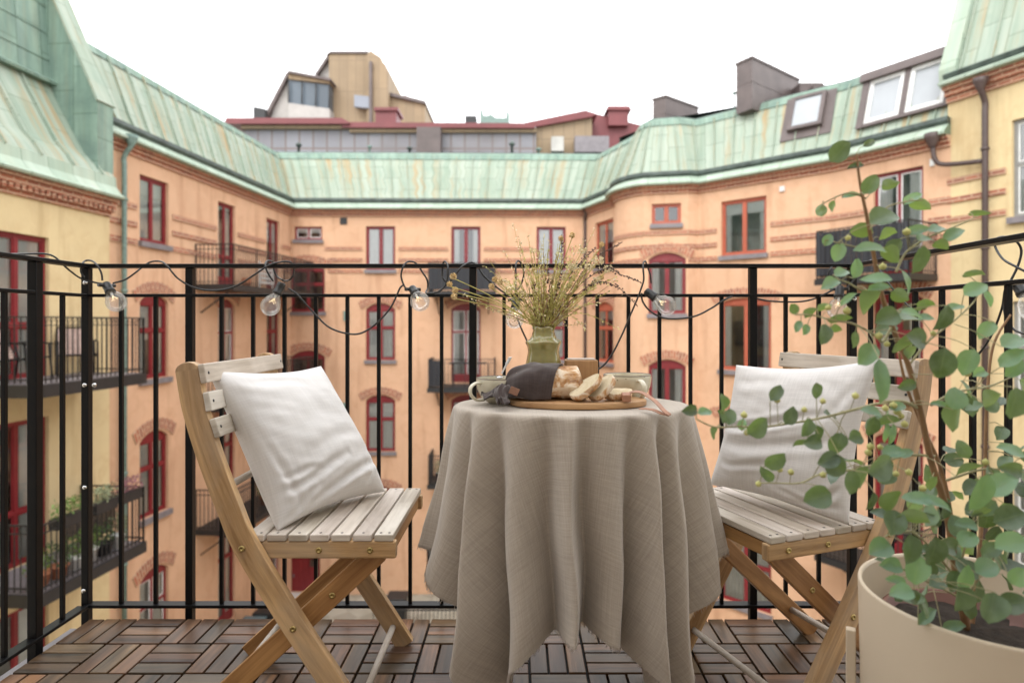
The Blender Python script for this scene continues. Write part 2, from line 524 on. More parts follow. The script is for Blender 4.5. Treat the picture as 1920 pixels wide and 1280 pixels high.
def window(parent, S, u0, u1, z0, z1, rise=0.0, frame='red', trans=None, curtain=.5, sill=True, arch=True, d=0.0, mull=1, door=False, name='window', two_sash=True, seed=0):
    if u0 > u1: u0, u1 = u1, u0
    S.holes.append((u0, u1, z0, z1, rise))
    rr = random.Random(int(u0 * 100 + z0 * 10 + seed))
    bm = new()
    B = d - .075          # frame face
    w = .068
    zt = z1 - rise
    sbox(bm, S, u0, u0 + w, z0, zt, B - .04, B)
    sbox(bm, S, u1 - w, u1, z0, zt, B - .04, B)
    sbox(bm, S, u0 + w, u1 - w, z0, z0 + w, B - .04, B - .002)
    sbox(bm, S, u0 + w, u1 - w, zt - w, zt, B - .04, B - .002)
    if rise > 0:          # solid board filling the arch
        N = 10
        top = []
        for i in range(N + 1):
            x = u0 + (u1 - u0) * i / N
            top.append((x, arc_z(x, u0, u1, zt, rise)))
        for i in range(N):
            (x0, y0), (x1, y1) = top[i], top[i + 1]
            quad(bm, [S.p(x0, zt, B), S.p(x1, zt, B), S.p(x1, y1, B), S.p(x0, y0, B)])
    iu0, iu1, iz0, iz1 = u0 + w, u1 - w, z0 + w, zt - w
    zs = [iz0, iz1]
    tz = None
    if trans:
        tz = iz0 + (iz1 - iz0) * trans
        sbox(bm, S, iu0, iu1, tz - .035, tz + .035, B - .038, B + .008)
    cols = [iu0 + (iu1 - iu0) * i / (mull + 1) for i in range(mull + 2)]
    for c in cols[1:-1]:
        sbox(bm, S, c - .034, c + .034, iz0, iz1, B - .038, B - .004)
    if door:
        sbox(bm, S, iu0, iu1, iz0, iz0 + .22, B - .035, B - .015)
    f = link(name, bm, M[frame], parent)
    # sashes: slim inner border of each light
    bm = new()
    for a, b in zip(cols[:-1], cols[1:]):
        a2 = a + (.034 if a != cols[0] else 0); b2 = b - (.034 if b != cols[-1] else 0)
        spans = [(iz0, iz1)] if not tz else [(iz0, tz - .035), (tz + .035, iz1)]
        for (p0, p1) in spans:
            k = .03
            for (x0, x1, y0, y1) in ((a2, a2 + k, p0, p1), (b2 - k, b2, p0, p1), (a2 + k, b2 - k, p0, p0 + k), (a2 + k, b2 - k, p1 - k, p1)):
                sbox(bm, S, x0, x1, y0, y1, B - .036, B - .018)
    link('sash', bm, M['whiteframe'] if frame == 'greyframe' or rr.random() < .25 else M[frame], f)
    bm = new()
    quad(bm, [S.p(iu0, iz0, B - .03), S.p(iu1, iz0, B - .03), S.p(iu1, iz1, B - .03), S.p(iu0, iz1, B - .03)])
    link('pane', bm, M['glass'], f)
    # room: back wall, ceiling, side walls
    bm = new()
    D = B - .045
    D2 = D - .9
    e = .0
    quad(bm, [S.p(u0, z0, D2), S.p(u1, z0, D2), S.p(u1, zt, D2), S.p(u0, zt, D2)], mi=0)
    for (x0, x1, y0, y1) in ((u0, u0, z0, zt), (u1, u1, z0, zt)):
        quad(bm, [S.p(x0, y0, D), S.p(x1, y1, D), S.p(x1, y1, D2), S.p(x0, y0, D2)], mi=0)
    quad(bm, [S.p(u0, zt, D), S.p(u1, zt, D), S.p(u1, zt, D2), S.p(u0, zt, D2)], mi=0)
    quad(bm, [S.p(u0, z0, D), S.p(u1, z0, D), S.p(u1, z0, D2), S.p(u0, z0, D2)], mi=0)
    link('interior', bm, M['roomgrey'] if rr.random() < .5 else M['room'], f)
    # curtains
    if curtain > 0:
        bm = new()
        Lc = iu1 - iu0
        cw = Lc * (.5 if curtain >= 1 else curtain * .5)
        for (x0, x1) in ((iu0, iu0 + cw), (iu1 - cw, iu1)):
            N = max(6, int((x1 - x0) / .035))
            for i in range(N):
                a = x0 + (x1 - x0) * i / N; b = x0 + (x1 - x0) * (i + 1) / N
                da = D - .03 + .02 * sin(i * 2.1); db = D - .03 + .02 * sin((i + 1) * 2.1)
                quad(bm, [S.p(a, iz0, da), S.p(b, iz0, db), S.p(b, iz1, db), S.p(a, iz1, da)])
        link('curtain', bm, M['curtain'], f)
    if rr.random() < .35:
        bm = new(); zb_ = iz1 - (iz1 - iz0) * rr.uniform(.15, .5)
        quad(bm, [S.p(iu0, zb_, D - .012), S.p(iu1, zb_, D - .012), S.p(iu1, iz1, D - .012), S.p(iu0, iz1, D - .012)])
        link('roller_blind', bm, M['curtain'], f)
    if sill:
        bm = new()
        sbox(bm, S, u0 - .05, u1 + .05, z0 - .13, z0 - .005, d - .02, d + .09)
        link('sill', bm, M['sill'], f)
    if rise > 0 and arch:
        bm = new()
        N = 14; t = .26; ex = .14
        L = uvl(bm)
        def pt(i, k):
            x = (u0 - ex) + (u1 - u0 + 2 * ex) * i / N
            xc = (u0 + u1) / 2
            y = arc_z(x, u0 - ex, u1 + ex, zt - .02, rise + .05)
            sl = (x - xc) / 1.6
            return (x + sl * .3 * k, y + k * t)
        for i in range(N):
            a, b, c, e_ = pt(i, 0), pt(i + 1, 0), pt(i + 1, 1), pt(i, 1)
            for dd, order in ((.032, 1),):
                fq = quad(bm, [S.p(q[0], q[1], d + dd) for q in (a, b, c, e_)],
                          [(0, a[0]), (0, b[0]), (.26, b[0]), (.26, a[0])])
            quad(bm, [S.p(e_[0], e_[1], d), S.p(c[0], c[1], d), S.p(c[0], c[1], d + .032), S.p(e_[0], e_[1], d + .032)])
            quad(bm, [S.p(a[0], a[1], d), S.p(b[0], b[1], d), S.p(b[0], b[1], d + .032), S.p(a[0], a[1], d + .032)])
        for i in (0, N):
            a, b = pt(i, 0), pt(i, 1)
            quad(bm, [S.p(a[0], a[1], d), S.p(b[0], b[1], d), S.p(b[0], b[1], d + .032), S.p(a[0], a[1], d + .032)])
        link('brick_arch', bm, M['brick'], f)
    return f

def bands(bm, S, u0, u1, zs, h=.13, d=0.0):
    """brick courses, interrupted by the openings"""
    for z in zs:
        cuts = [(a - .12, b + .12) for (a, b, c, t, r) in S.holes if c < z + h and t + .1 > z]
        xs = u0
        for a, b in sorted(cuts):
            if a > xs + .05 and xs < u1: strip(bm, S, xs, min(a, u1), z, z + h, d)
            xs = max(xs, b)
        if xs < u1 - .05: strip(bm, S, xs, u1, z, z + h, d)

def strip(bm, S, a, b, z0, z1, d):
    t = .034
    quad(bm, [S.p(a, z0, d + t), S.p(b, z0, d + t), S.p(b, z1, d + t), S.p(a, z1, d + t)], [(a, z0), (b, z0), (b, z1), (a, z1)])
    quad(bm, [S.p(a, z1, d + t), S.p(b, z1, d + t), S.p(b, z1, d), S.p(a, z1, d)])
    quad(bm, [S.p(a, z0, d + t), S.p(b, z0, d + t), S.p(b, z0, d), S.p(a, z0, d)])
    for x in (a, b): quad(bm, [S.p(x, z0, d), S.p(x, z0, d + t), S.p(x, z1, d + t), S.p(x, z1, d)])

def offsets(path):
    """miter normals at plan vertices of an open path (pointing into the courtyard)"""
    ns = []
    for i in range(len(path)):
        n = V((0, 0)); 
        es = []
        if i > 0: e = (V(path[i]) - V(path[i - 1])).normalized(); es.append(V((e.y, -e.x)))
        if i < len(path) - 1: e = (V(path[i + 1]) - V(path[i])).normalized(); es.append(V((e.y, -e.x)))
        if len(es) == 1: ns.append(es[0])
        else:
            m = (es[0] + es[1]).normalized()
            ns.append(m / max(.4, m.dot(es[0])))
    return ns

def sweep(bm, path, prof, mi=0, smooth=False, caps=False):
    ns = offsets(path)
    ul = [0]
    for i in range(1, len(path)): ul.append(ul[-1] + (V(path[i]) - V(path[i - 1])).length)
    vl = [0]
    for i in range(1, len(prof)): vl.append(vl[-1] + (V(prof[i]) - V(prof[i - 1])).length)
    rows = [[bm.verts.new((p[0] + n.x * d, p[1] + n.y * d, z)) for (d, z) in prof] for p, n in zip(path, ns)]
    L = uvl(bm)
    for i in range(len(path) - 1):
        for j in range(len(prof) - 1):
            f = bm.faces.new((rows[i][j], rows[i + 1][j], rows[i + 1][j + 1], rows[i][j + 1]))
            f.material_index = mi; f.smooth = smooth
            for l, uv in zip(f.loops, ((ul[i], vl[j]), (ul[i + 1], vl[j]), (ul[i + 1], vl[j + 1]), (ul[i], vl[j + 1]))): l[L].uv = uv
    if caps:
        for r_ in (rows[0], rows[-1]):
            f = bm.faces.new(r_); f.material_index = mi
    return ns, ul

def path_at(path, ns, ul, s):
    for i in range(len(path) - 1):
        if s <= ul[i + 1] or i == len(path) - 2:
            t = (s - ul[i]) / (ul[i + 1] - ul[i])
            p = V(path[i]).lerp(V(path[i + 1]), t); n = ns[i].lerp(ns[i + 1], t)
            e = (V(path[i + 1]) - V(path[i])).normalized()
            return p, n, e

def seams(bm, path, ns, ul, prof, step=.55, h=.03, w=.022, mi=0):
    s = step * .5
    while s < ul[-1]:
        p, n, e = path_at(path, ns, ul, s)
        pts = [V((p.x + n.x * (d + h * .6), p.y + n.y * (d + h * .6), z + h * .5)) for d, z in prof]
        for a, b in zip(pts[:-1], pts[1:]):
            ax = (b - a) / 2
            e3 = V((e.x, e.y, 0)) * w / 2
            nn = ax.cross(e3)
            if nn.length < 1e-9: continue
            obox(bm, (a + b) / 2, e3, nn.normalized() * h, ax, mi)
        s += step

def railing(bm, pts, z0, z1, step=.11, r=.007, post=1.2, mid=True):
    """iron railing along a plan polyline: flat rails, thin balusters"""
    for a, b in zip(pts[:-1], pts[1:]):
        a3, b3 = V((a[0], a[1], 0)), V((b[0], b[1], 0))
        L_ = (b3 - a3).length; e = (b3 - a3).normalized(); nn = V((e.y, -e.x, 0))
        for z, hh in ((z1, .012), (z0 + .06, .009)) + (((z1 - .13, .007),) if mid else ()):
            obox(bm, (a3 + b3) / 2 + V((0, 0, z)), e * (L_ / 2 + .012), nn * .018, V((0, 0, hh)))
        n = max(1, int(round(L_ / step)))
        for i in range(n + 1):
            q = a3 + e * (L_ * i / n)
            big = i in (0, n) or (post and abs((i * L_ / n) % post) < L_ / n * .5 and i > 2)
            rr = .014 if big else r
            obox(bm, q + V((0, 0, (z0 - .1 * big + z1) / 2)), e * rr, nn * rr, V((0, 0, (z1 - z0 + .1 * big) / 2)))

# ---------------------------------------------------------------- the ochre orange courtyard building
TC, TR = V((4.6, 19.6)), 1.6
def circ_hit(px):
    k = (px - CX) / FPX
    a = k * k + 1; b = -2 * (k * TC.x + TC.y); c = TC.x ** 2 + TC.y ** 2 - TR ** 2
    y = (-b - sqrt(b * b - 4 * a * c)) / (2 * a)
    return V((k * y, y))
def arcpts(a0, a1, n):
    return [V((TC.x + TR * cos(radians(a0 + (a1 - a0) * i / n)), TC.y + TR * sin(radians(a0 + (a1 - a0) * i / n)))) for i in range(n + 1)]
tA, tB = circ_hit(1207), circ_hit(1290)
angA = math.degrees(atan2(tA.y - TC.y, tA.x - TC.x)) % 360
angB = math.degrees(atan2(tB.y - TC.y, tB.x - TC.x)) % 360
arc1 = arcpts(160, angA, 9)
arc2 = arcpts(angB, 292, 2)
pL0, pL1 = (-8.95, 11.9), (-8.13, 22.0)
pL0 = (-8.13 - .0812 * (22 - 12.72), 12.72)
pB1 = (2.33, 22.2)
pD1 = (arc1[0].x, arc1[0].y)
pK, pC = (7.79, 15.57), (9.21, 13.26)
seg_l, seg_b, seg_d = Seg(pL0, pL1), Seg(pL1, pB1), Seg(pB1, pD1)
turret = [Seg(a, b) for a, b in zip(arc1[:-1], arc1[1:])]
seg_t = Seg(tA, tB)
turret2 = [Seg(a, b) for a, b in zip(arc2[:-1], arc2[1:])]
seg_r, seg_q = Seg(arc2[-1], pK), Seg(pK, pC)
allsegs = [seg_l, seg_b, seg_d] + turret + [seg_t] + turret2 + [seg_r, seg_q]
opath = [tuple(pL0), tuple(pL1), tuple(pB1)] + [tuple(p) for p in arc1] + [tuple(tB)] + [tuple(p) for p in arc2[1:]] + [pK, pC]

ob = empty('apartment_building', (0, 20, -8.7), 0, 'long ochre orange apartment building wrapping round the courtyard under a pale green copper mansard roof', 'building')
ob_inv = Matrix.Translation((0, -20, 8.7))
def own(root):
    """parent children built in world coordinates"""
    root_inv = root.matrix_world
    return root

ROWS = [(2.82, 4.36, 0, None), (-.39, 1.62, .20, .64), (-3.64, -1.63, .20, .64), (-6.9, -4.88, .20, .64)]
def wcol(S, px0, px1, rows, frame='red', **kw):
    for r_ in rows:
        z0, z1, rise, tr = ROWS[r_]
        a, b = S.u(px0), S.u(px1)
        k = dict(rise=rise, trans=tr, curtain=R.choice((.6, .8, 1.0, .7)), frame=frame)
        k.update(kw)
        window(ob, S, a, b, z0, z1, **k)

# left wing
wcol(seg_l, 262, 316, (0, 1, 2, 3))
for r_ in (0, 1, 2, 3):
    z0, z1, rise, tr = ROWS[r_]
    window(ob, seg_l, seg_l.u(409), seg_l.u(441), z0 - .85, z1, rise=rise, trans=.72 if r_ else .35, curtain=.6, sill=False, door=True, name='balcony_door')
    window(ob, seg_l, seg_l.u(500), seg_l.u(524), z0 - .85, z1, rise=rise, trans=.72 if r_ else None, curtain=.4, sill=False, door=True, name='balcony_door')
# back range
window(ob, seg_b, seg_b.u(552), seg_b.u(604), 3.88, 4.34, curtain=0, sill=True)
for (zt, zb) in ((3.05, 1.32), (-.05, -1.95), (-3.3, -5.2)):
    window(ob, seg_b, seg_b.u(545), seg_b.u(609), zb, zt, rise=.22, trans=.66, curtain=.0, sill=True)
wcol(seg_b, 686, 741, (0, 1, 2, 3))
wcol(seg_b, 1006, 1061, (0, 1, 2, 3), curtain=1.0)
for r_ in (0, 1, 2):
    z0, z1, rise, tr = ROWS[r_]
    window(ob, seg_b, seg_b.u(846), seg_b.u(901), z0 - .8, z1, rise=rise, trans=.7 if r_ else .4, curtain=.45, sill=False, door=True, name='balcony_door')
window(ob, seg_b, seg_b.u(800), seg_b.u(862), -8.5, -6.3, curtain=0, sill=False, frame='farblack', name='cellar_door')
# red entrance door
dr = Seg(pL1, pB1)
u0, u1 = seg_b.u(545), seg_b.u(600)
seg_b.holes.append((u0, u1, -8.62, -7.35, 0))
bm = new()
sbox(bm, seg_b, u0, u1, -8.62, -7.35, -.14, -.09)
for k in range(5):
    sbox(bm, seg_b, u0 + .06 + k * .2, u0 + .2 + k * .2, -8.5, -7.45, -.09, -.075)
dd = link('entrance_door', bm, M['red'], ob, bevel=.004)
bm = new(); sbox(bm, seg_b, u1 - .38, u1 - .14, -7.75, -7.45, -.074, -.066)
link('door_window', bm, M['glass'], dd)
bm = new(); sbox(bm, seg_b, u0 + .07, u0 + .1, -8.1, -8.0, -.075, -.02)
link('handle', bm, M['sill'], dd)
# short angled piece, turret, right wing
wcol(seg_d, 1116, 1150, (0, 1, 2), frame='redor', curtain=.2)
window(ob, seg_t, seg_t.u(1222), seg_t.u(1277), 3.83, 4.42, curtain=.0, frame='redor')
for (zt, zb) in ((2.98, 1.2), (-.15, -2.0), (-3.4, -5.3)):
    window(ob, seg_t, seg_t.u(1216), seg_t.u(1286), zb, zt, rise=.18, trans=None, curtain=.5, sill=True)
wcol(seg_r, 1352, 1437, (0,), frame='redor', curtain=.3)
wcol(seg_r, 1350, 1446, (1, 2), frame='redor', curtain=.3, rise=0.12, trans=None)
wcol(seg_r, 1350, 1446, (3,), frame='red', curtain=.9)
for r_ in (0, 1, 2, 3):
    z0, z1, rise, tr = ROWS[r_]
    window(ob, seg_q, seg_q.u(1638), seg_q.u(1731), z0 - .8, z1 + .05, rise=rise, trans=.72 if r_ else None, curtain=.6, sill=False, door=True, name='balcony_door')

bm = new()
for S in allsegs: wall(S, bm, -8.75, 5.0)
bmesh.ops.remove_doubles(bm, verts=bm.verts, dist=.0005)
link('wall', bm, M['orange'], ob)
bm = new()
for z in (3.50, 3.10, 2.70):
    for grp, a, b in (([seg_l], .28, -.02), ([seg_b], 1.2, -.4), (allsegs[3:-2], 0, 0), ([seg_r], 0, 0), ([seg_q], 0, 0)):
        bm = new()
        for S in grp: bands(bm, S, a, S.len + b, (z,))
        link('brick_band', bm, M['brick'], ob)

# cornice, eave, gutter, mansard
bm = new()
ns, ul = sweep(bm, opath, [(0, 4.70), (.05, 4.70), (.05, 4.79), (.10, 4.79), (.10, 4.86), (.16, 4.86), (.16, 4.95), (0, 4.95)], caps=True)
link('cornice', bm, M['brick'], ob)
bm = new()
sweep(bm, opath, [(.0, 4.935), (.30, 4.935), (.31, 4.98), (.06, 5.21), (.0, 5.21)], caps=True)
link('eave_sheet', bm, M['coppereave'], ob)
bm = new()
sweep(bm, opath, [(.0, 5.17), (.12, 5.18), (.17, 5.24), (.16, 5.33), (.10, 5.33), (.0, 5.30)], caps=True)
link('gutter', bm, M['gutter'], ob)
MANS = [(.02, 5.28), (-.12, 5.55), (-.34, 6.1), (-.56, 6.65), (-.74, 7.02)]
bm = new()
sweep(bm, opath, MANS)
seams(bm, opath, ns, ul, MANS)
link('roof', bm, M['copper'], ob)
bm = new()
sweep(bm, opath, [(-.66, 6.92), (-.70, 6.95), (-.78, 7.14), (-1.0, 7.24)])
link('ridge_flashing', bm, M['copperdark'], ob)
bm = new()
sweep(bm, opath, [(-.98, 7.20), (-.99, 7.26), (-5.0, 7.75), (-5.0, 7.1)])
link('upper_roof', bm, M['gutter'], ob)

# downpipes of the orange building
def pipe(parent, S, px, z0, z1, mat, d=.12, head=True, r=.055, name='downpipe', us=None):
    u = S.u(px, d) if us is None else us
    bm = new()
    pts = [S.p(u, z1 + .12, .30), S.p(u, z1, .27), S.p(u, z1 - .22, d), S.p(u, z1 - .4, d), S.p(u, z0, d)]
    tube(bm, pts[:2] + crom(pts[1:4], 4)[1:] + [pts[4]], r, 10)
    if head:
        lathe(bm, [(.06, 0), (.13, .16), (.14, .24), (.0, .24)], 10, S.p(u, z1, .28))
    z = z1 - 1.2
    while z > z0:
        lathe(bm, [(r + .001, 0), (r + .018, .005), (r + .018, .06), (r + .001, .065)], 10, S.p(u, z, d))
        z -= 2.0
    return link(name, bm, mat, parent)
pipe(ob, seg_l, 233, -8.7, 4.8, M['greenpipe'])
pipe(ob, seg_b, 1097, -8.7, 4.8, M['darkpipe'], d=.1)
bm = new(); sbox(bm, seg_b, seg_b.u(638), seg_b.u(651), 4.42, 4.66, 0, .03)
link('wall_vent', bm, M['farblack'], ob)
bm = new(); sbox(bm, seg_b, seg_b.u(645), seg_b.u(655), 1.0, 1.35, 0, .09)
link('wall_lamp', bm, M['greenpipe'], ob)
bm = new(); sbox(bm, seg_b, seg_b.u(642), seg_b.u(650), -2.2, -1.9, 0, .09)
link('wall_lamp', bm, M['greenpipe'], ob)
bm = new(); sbox(bm, seg_r, seg_r.u(1463), seg_r.u(1472), 4.4, 4.53, 0, .05)
link('wall_fitting', bm, M['whiteframe'], ob)
bm = new(); sbox(bm, seg_q, seg_q.u(1745), seg_q.u(1753), 4.35, 4.5, 0, .05)
link('wall_fitting', bm, M['whiteframe'], ob)

# balconies
def balcony(parent, S, u0, u1, zf, dep, panel=None, dropc=None, h=1.0, rail=True, back=.02, corner_panel=None):
    bm = new()
    sbox(bm, S, u0, u1, zf - .14, zf, 0, dep)
    sbox(bm, S, u0 - .02, u1 + .02, zf - .17, zf - .03, dep, dep + .04)
    b = link('balcony', bm, M['farblack'], parent)
    bm = new()
    pts = [S.p(u0 + .03, 0, back), S.p(u0 + .03, 0, dep), S.p(u1 - .03, 0, dep), S.p(u1 - .03, 0, back)]
    railing(bm, pts, zf, zf + h)
    link('balcony_railing', bm, M['farblack'], b)
    if panel:
        bm = new()
        us = []
        for (a, c) in panel:
            N = max(4, int((c - a) / .06))
            for i in range(N):
                x0 = a + (c - a) * i / N; x1 = a + (c - a) * (i + 1) / N
                dd0 = dep + .03 + (.012 if i % 2 else 0)
                sbox(bm, S, x0, x1, zf + .05, zf + h - .04, dd0, dd0 + .008)
        link('privacy_panel', bm, M['darkcorr'], b)
    for x in (u0 + .25, u1 - .25):
        bm = new()
        tube(bm, [S.p(x, zf - .75, .02), S.p(x, zf - .2, dep * .75)], .02, 6)
        link('bracket', bm, M['farblack'], b)
    return b

balc_l = [balcony(ob, seg_l, seg_l.u(409) - 1.1, seg_l.u(524) + .35, zf, 1.05, h=1.05) for zf in (1.95, -1.28, -4.53)]
ub0, ub1 = seg_b.u(797) + .25, seg_b.u(935) - .1
balcony(ob, seg_b, ub0, ub1, 2.0, 1.2, panel=[(ub0 + .02, ub1 - .02)], h=.95)
balcony(ob, seg_b, ub0, ub1, -1.25, 1.2, panel=[(ub0 + .02, ub0 + .55)], h=.95)
balcony(ob, seg_b, ub0, ub1, -4.5, 1.2, h=.95)
uq0, uq1 = seg_q.u(1638) - .72, seg_q.len - .25
balcony(ob, seg_q, uq0, uq1, 1.98, 1.15, panel=[(uq0 + .02, uq1 - .02)], h=1.1)
bm = new()
for k in range(8):
    sbox(bm, seg_q, uq0 - .0, uq0 + .008, 2.02, 3.0, .03 + .14 * k, .16 + .14 * k)
link('side_panel', bm, M['darkcorr'], ob)
balcony(ob, seg_q, uq0, uq1, -4.5, 1.15, h=1.0)

# dormer and skylight on the right roof
def roof_d(z):
    for (d0, z0), (d1, z1) in zip(MANS[:-1], MANS[1:]):
        if z0 <= z <= z1: return d0 + (d1 - d0) * (z - z0) / (z1 - z0)
    return MANS[-1][0]
dS = seg_q
skyglass = basic('painted_sky_glass', (.36, .38, .40), .06, .05, 2, 0)  # pale base colour stands in for white sky reflected in the roof panes
def lean(bm):                            # the dormer front leans back with the roof
    for v in bm.verts:
        k = (v.co.z - 5.62) * .30
        v.co -= dS.n * k
du0, du1 = dS.u(1606, -.1), dS.u(1785, -.1)
bm = new()
zb, zt_ = 5.62, 6.82
sbox(bm, dS, du0, du0 + .16, zb, zt_, -1.2, -.02); sbox(bm, dS, du1 - .16, du1, zb, zt_, -1.2, -.02)
sbox(bm, dS, du0 + .16, du1 - .16, zb, zb + .09, -1.2, -.03)
sbox(bm, dS, du0 - .06, du1 + .06, zt_, zt_ + .22, -1.6, .06)
um = (du0 + du1) / 2
sbox(bm, dS, um - .06, um + .06, zb + .09, zt_, -.4, -.04)
lean(bm)
dm = link('dormer', bm, M['brownsheet'], ob, bevel=.01)
for (a, b) in ((du0 + .16, um - .06), (um + .06, du1 - .16)):
    bm = new()
    k = .1
    for (x0, x1, y0, y1) in ((a, a + k, zb + .09, zt_), (b - k, b, zb + .09, zt_), (a + k, b - k, zb + .09, zb + .19), (a + k, b - k, zt_ - .1, zt_)):
        sbox(bm, dS, x0, x1, y0, y1, -.16, -.075)
    lean(bm)
    link('dormer_window', bm, M['whiteframe'], dm)
    bm = new()
    quad(bm, [dS.p(a + k, zb + .19, -.12), dS.p(b - k, zb + .19, -.12), dS.p(b - k, zt_ - .1, -.12), dS.p(a + k, zt_ - .1, -.12)])
    lean(bm)
    link('pane', bm, skyglass, dm)
    bm = new()
    quad(bm, [dS.p(a + .02, zb + .12, -.3), dS.p(b - .02, zb + .12, -.3), dS.p(b - .02, zt_, -.3), dS.p(a + .02, zt_, -.3)])
    lean(bm)
    link('curtain', bm, M['curtain'], dm)
sS = seg_r
def slope_panel(bm, S, u0, u1, z0, z1, lift, th, mi=0):
    a = [S.p(u0, z0, roof_d(z0)), S.p(u1, z0, roof_d(z0)), S.p(u1, z1, roof_d(z1)), S.p(u0, z1, roof_d(z1))]
    nn = (a[1] - a[0]).cross(a[3] - a[0]).normalized()
    if nn.z < 0: nn = -nn
    c = sum(a, V((0, 0, 0))) / 4
    obox(bm, c + nn * (lift + th / 2), (a[1] - a[0]) / 2, (a[3] - a[0]) / 2, nn * th / 2, mi)
su0, su1 = sS.u(1478, -.3), sS.u(1543, -.3)
bm = new()
slope_panel(bm, sS, su0 - .18, su1 + .22, 5.75, 7.02, .005, .03)
for (a, b, c, d_) in ((su0, su0 + .1, 5.98, 6.95), (su1 - .1, su1, 5.98, 6.95), (su0 + .1, su1 - .1, 5.98, 6.07), (su0 + .1, su1 - .1, 6.86, 6.95)):
    slope_panel(bm, sS, a, b, c, d_, .035, .12)
sk = link('skylight', bm, M['brownsheet'], ob)
bm = new(); slope_panel(bm, sS, su0 + .1, su1 - .1, 6.07, 6.86, .1, .02)
link('pane', bm, skyglass, sk)

# chimneys and roof boxes, placed from the corner nearest the camera
def chim(K, eL, lL, eR, lR, z0, z1, mat, name='chimney', cap=True):
    bm = new()
    c = V((K[0], K[1], 0)) + eL * lL / 2 + eR * lR / 2
    obox(bm, c + V((0, 0, (z0 + z1) / 2)), eL * lL / 2, eR * lR / 2, V((0, 0, (z1 - z0) / 2)))
    if cap: obox(bm, c + V((0, 0, z1 + .03)), eL * (lL / 2 + .03), eR * (lR / 2 + .03), V((0, 0, .03)))
    for z in (z0 + (z1 - z0) * .55,):
        obox(bm, c + V((0, 0, z)), eL * (lL / 2 + .008), eR * (lR / 2 + .008), V((0, 0, .012)))
    return link(name, bm, mat, ob)
for (px, py, Y, h) in ((560, 292, 23.4, .5), (768, 292, 23.4, .35), (960, 292, 23.5, .55), (1010, 292, 23.5, .3)):
    bm = new(); q = P(px, py, Y)
    lathe(bm, [(.05, -.5), (.05, h * .7), (.11, h * .72), (.11, h * .85), (.03, h)], 10, q)
    link('vent_pipe', bm, M['greenpipe'] if px % 4 else M['gutter'], ob)
for (px, Y) in ((840, 25.5), (1060, 26.0)):
    bm = new(); q = P(px, 235, Y); tube(bm, [q, q + V((0, 0, 1.7))], .018, 5)
    for k in range(5): tube(bm, [q + V((-.35 + .03 * k, 0, 1.0 + .15 * k)), q + V((.35 - .03 * k, 0, 1.0 + .15 * k))], .010, 4)
    link('antenna', bm, M['sill'], ob)
eR_ = V((.785, .62, 0)).normalized(); eL_ = V((-.5, .87, 0)).normalized()
chim((6.47, 17.3), eL_, .55, eR_, 2.6, 6.9, 8.3, M['brownsheet'])
chim((4.58, 19.5), V((-.75, .66, 0)).normalized(), .45, V((.78, .62, 0)).normalized(), 1.7, 6.9, 8.02, M['brownsheet'])
bm = new()
for (px, py, Y, w, h) in ((1522, 165, 18.2, .35, .3), (1545, 168, 17.5, .3, .25)):
    q = P(px, py, Y); box(bm, q.x - w, q.x + w, Y, Y + .6, q.z - .5, q.z + h * .5)
link('roof_vent', bm, M['brownsheet'], ob)
bm = new()
q = P(890, 220, 23.3)
tube(bm, [P(1377, 205, 18.3), P(1377, 176, 18.3)], .02, 6)
lathe(bm, [(.02, 0), (.07, .04), (.07, .07), (0, .09)], 8, P(1377, 178, 18.3))
lathe(bm, [(.04, 0), (.04, .3), (.09, .31), (.09, .36), (0, .4)], 8, P(693, 292, 23.2))
link('vent_pipe', bm, M['greenpipe'], ob)

# ---------------------------------------------------------------- yellow building, left
yb = empty('yellow_building', (-8.9, 10, -8.7), 0, 'yellow plastered building with red windows and flared green copper roof at the left edge', 'building')
def lyx(Y, off=.37): return -9.917 + off + .0812 * Y
seg_y = Seg((lyx(3.5), 3.5), (lyx(12.85), 12.85))
seg_yend = Seg((lyx(12.85), 12.85), (lyx(12.85) - 1.2, 12.95))
yu = seg_y.u(92)
for k, zo in enumerate((0, -3.25, -6.5)):
    window(yb, seg_y, yu - 1.75, yu, -.05 + zo, 2.48 + zo, trans=.36, curtain=(1.0, .5, .5)[k], sill=False, door=False, mull=2, name='window')
    window(yb, seg_y, yu - 4.9, yu - 3.4, -.05 + zo, 2.48 + zo, trans=.4, curtain=.6, sill=False, mull=1, name='window')
bm = new()
wall(seg_y, bm, -8.75, 3.5)
wall(seg_yend, bm, -8.75, 3.5)
link('wall', bm, M['yellow'], yb)
ypath = [(lyx(3.5), 3.5), (lyx(12.85), 12.85)]
bm = new()
nsy, uly = sweep(bm, ypath, [(0, 3.12), (.05, 3.12), (.05, 3.20), (.10, 3.20), (.10, 3.30), (.16, 3.30), (.16, 3.40), (.22, 3.40), (.22, 3.48), (0, 3.48)], caps=True)
i = 0
u = .05
while u < uly[-1]:                       # dentil course
    sbox(bm, seg_y, u, u + .07, 3.21, 3.30, .10, .15); u += .125
link('cornice', bm, M['brick'], yb)
bm = new()
sweep(bm, ypath, [(0, 3.47), (.34, 3.47), (.36, 3.51), (.26, 3.58), (.16, 3.72), (.14, 3.92)], caps=False)
link('eave_sheet', bm, M['coppereave'], yb)
bm = new()
yp1 = [(.14, 3.90), (.0, 4.11), (-.23, 4.36), (-.48, 4.80), (-.83, 5.44), (-.97, 5.75)]
ns1, ul1 = sweep(bm, ypath, yp1)
seams(bm, ypath, ns1, ul1, yp1, .72)
link('lower_roof', bm, M['copper'], yb)
bm = new()
sweep(bm, ypath, [(-.97, 5.72), (-.80, 5.70), (-.78, 5.75), (-.96, 5.86)])
yp2 = [(-.95, 5.85), (-1.0, 6.6), (-1.05, 7.4), (-1.2, 8.4), (-2.0, 9.6)]
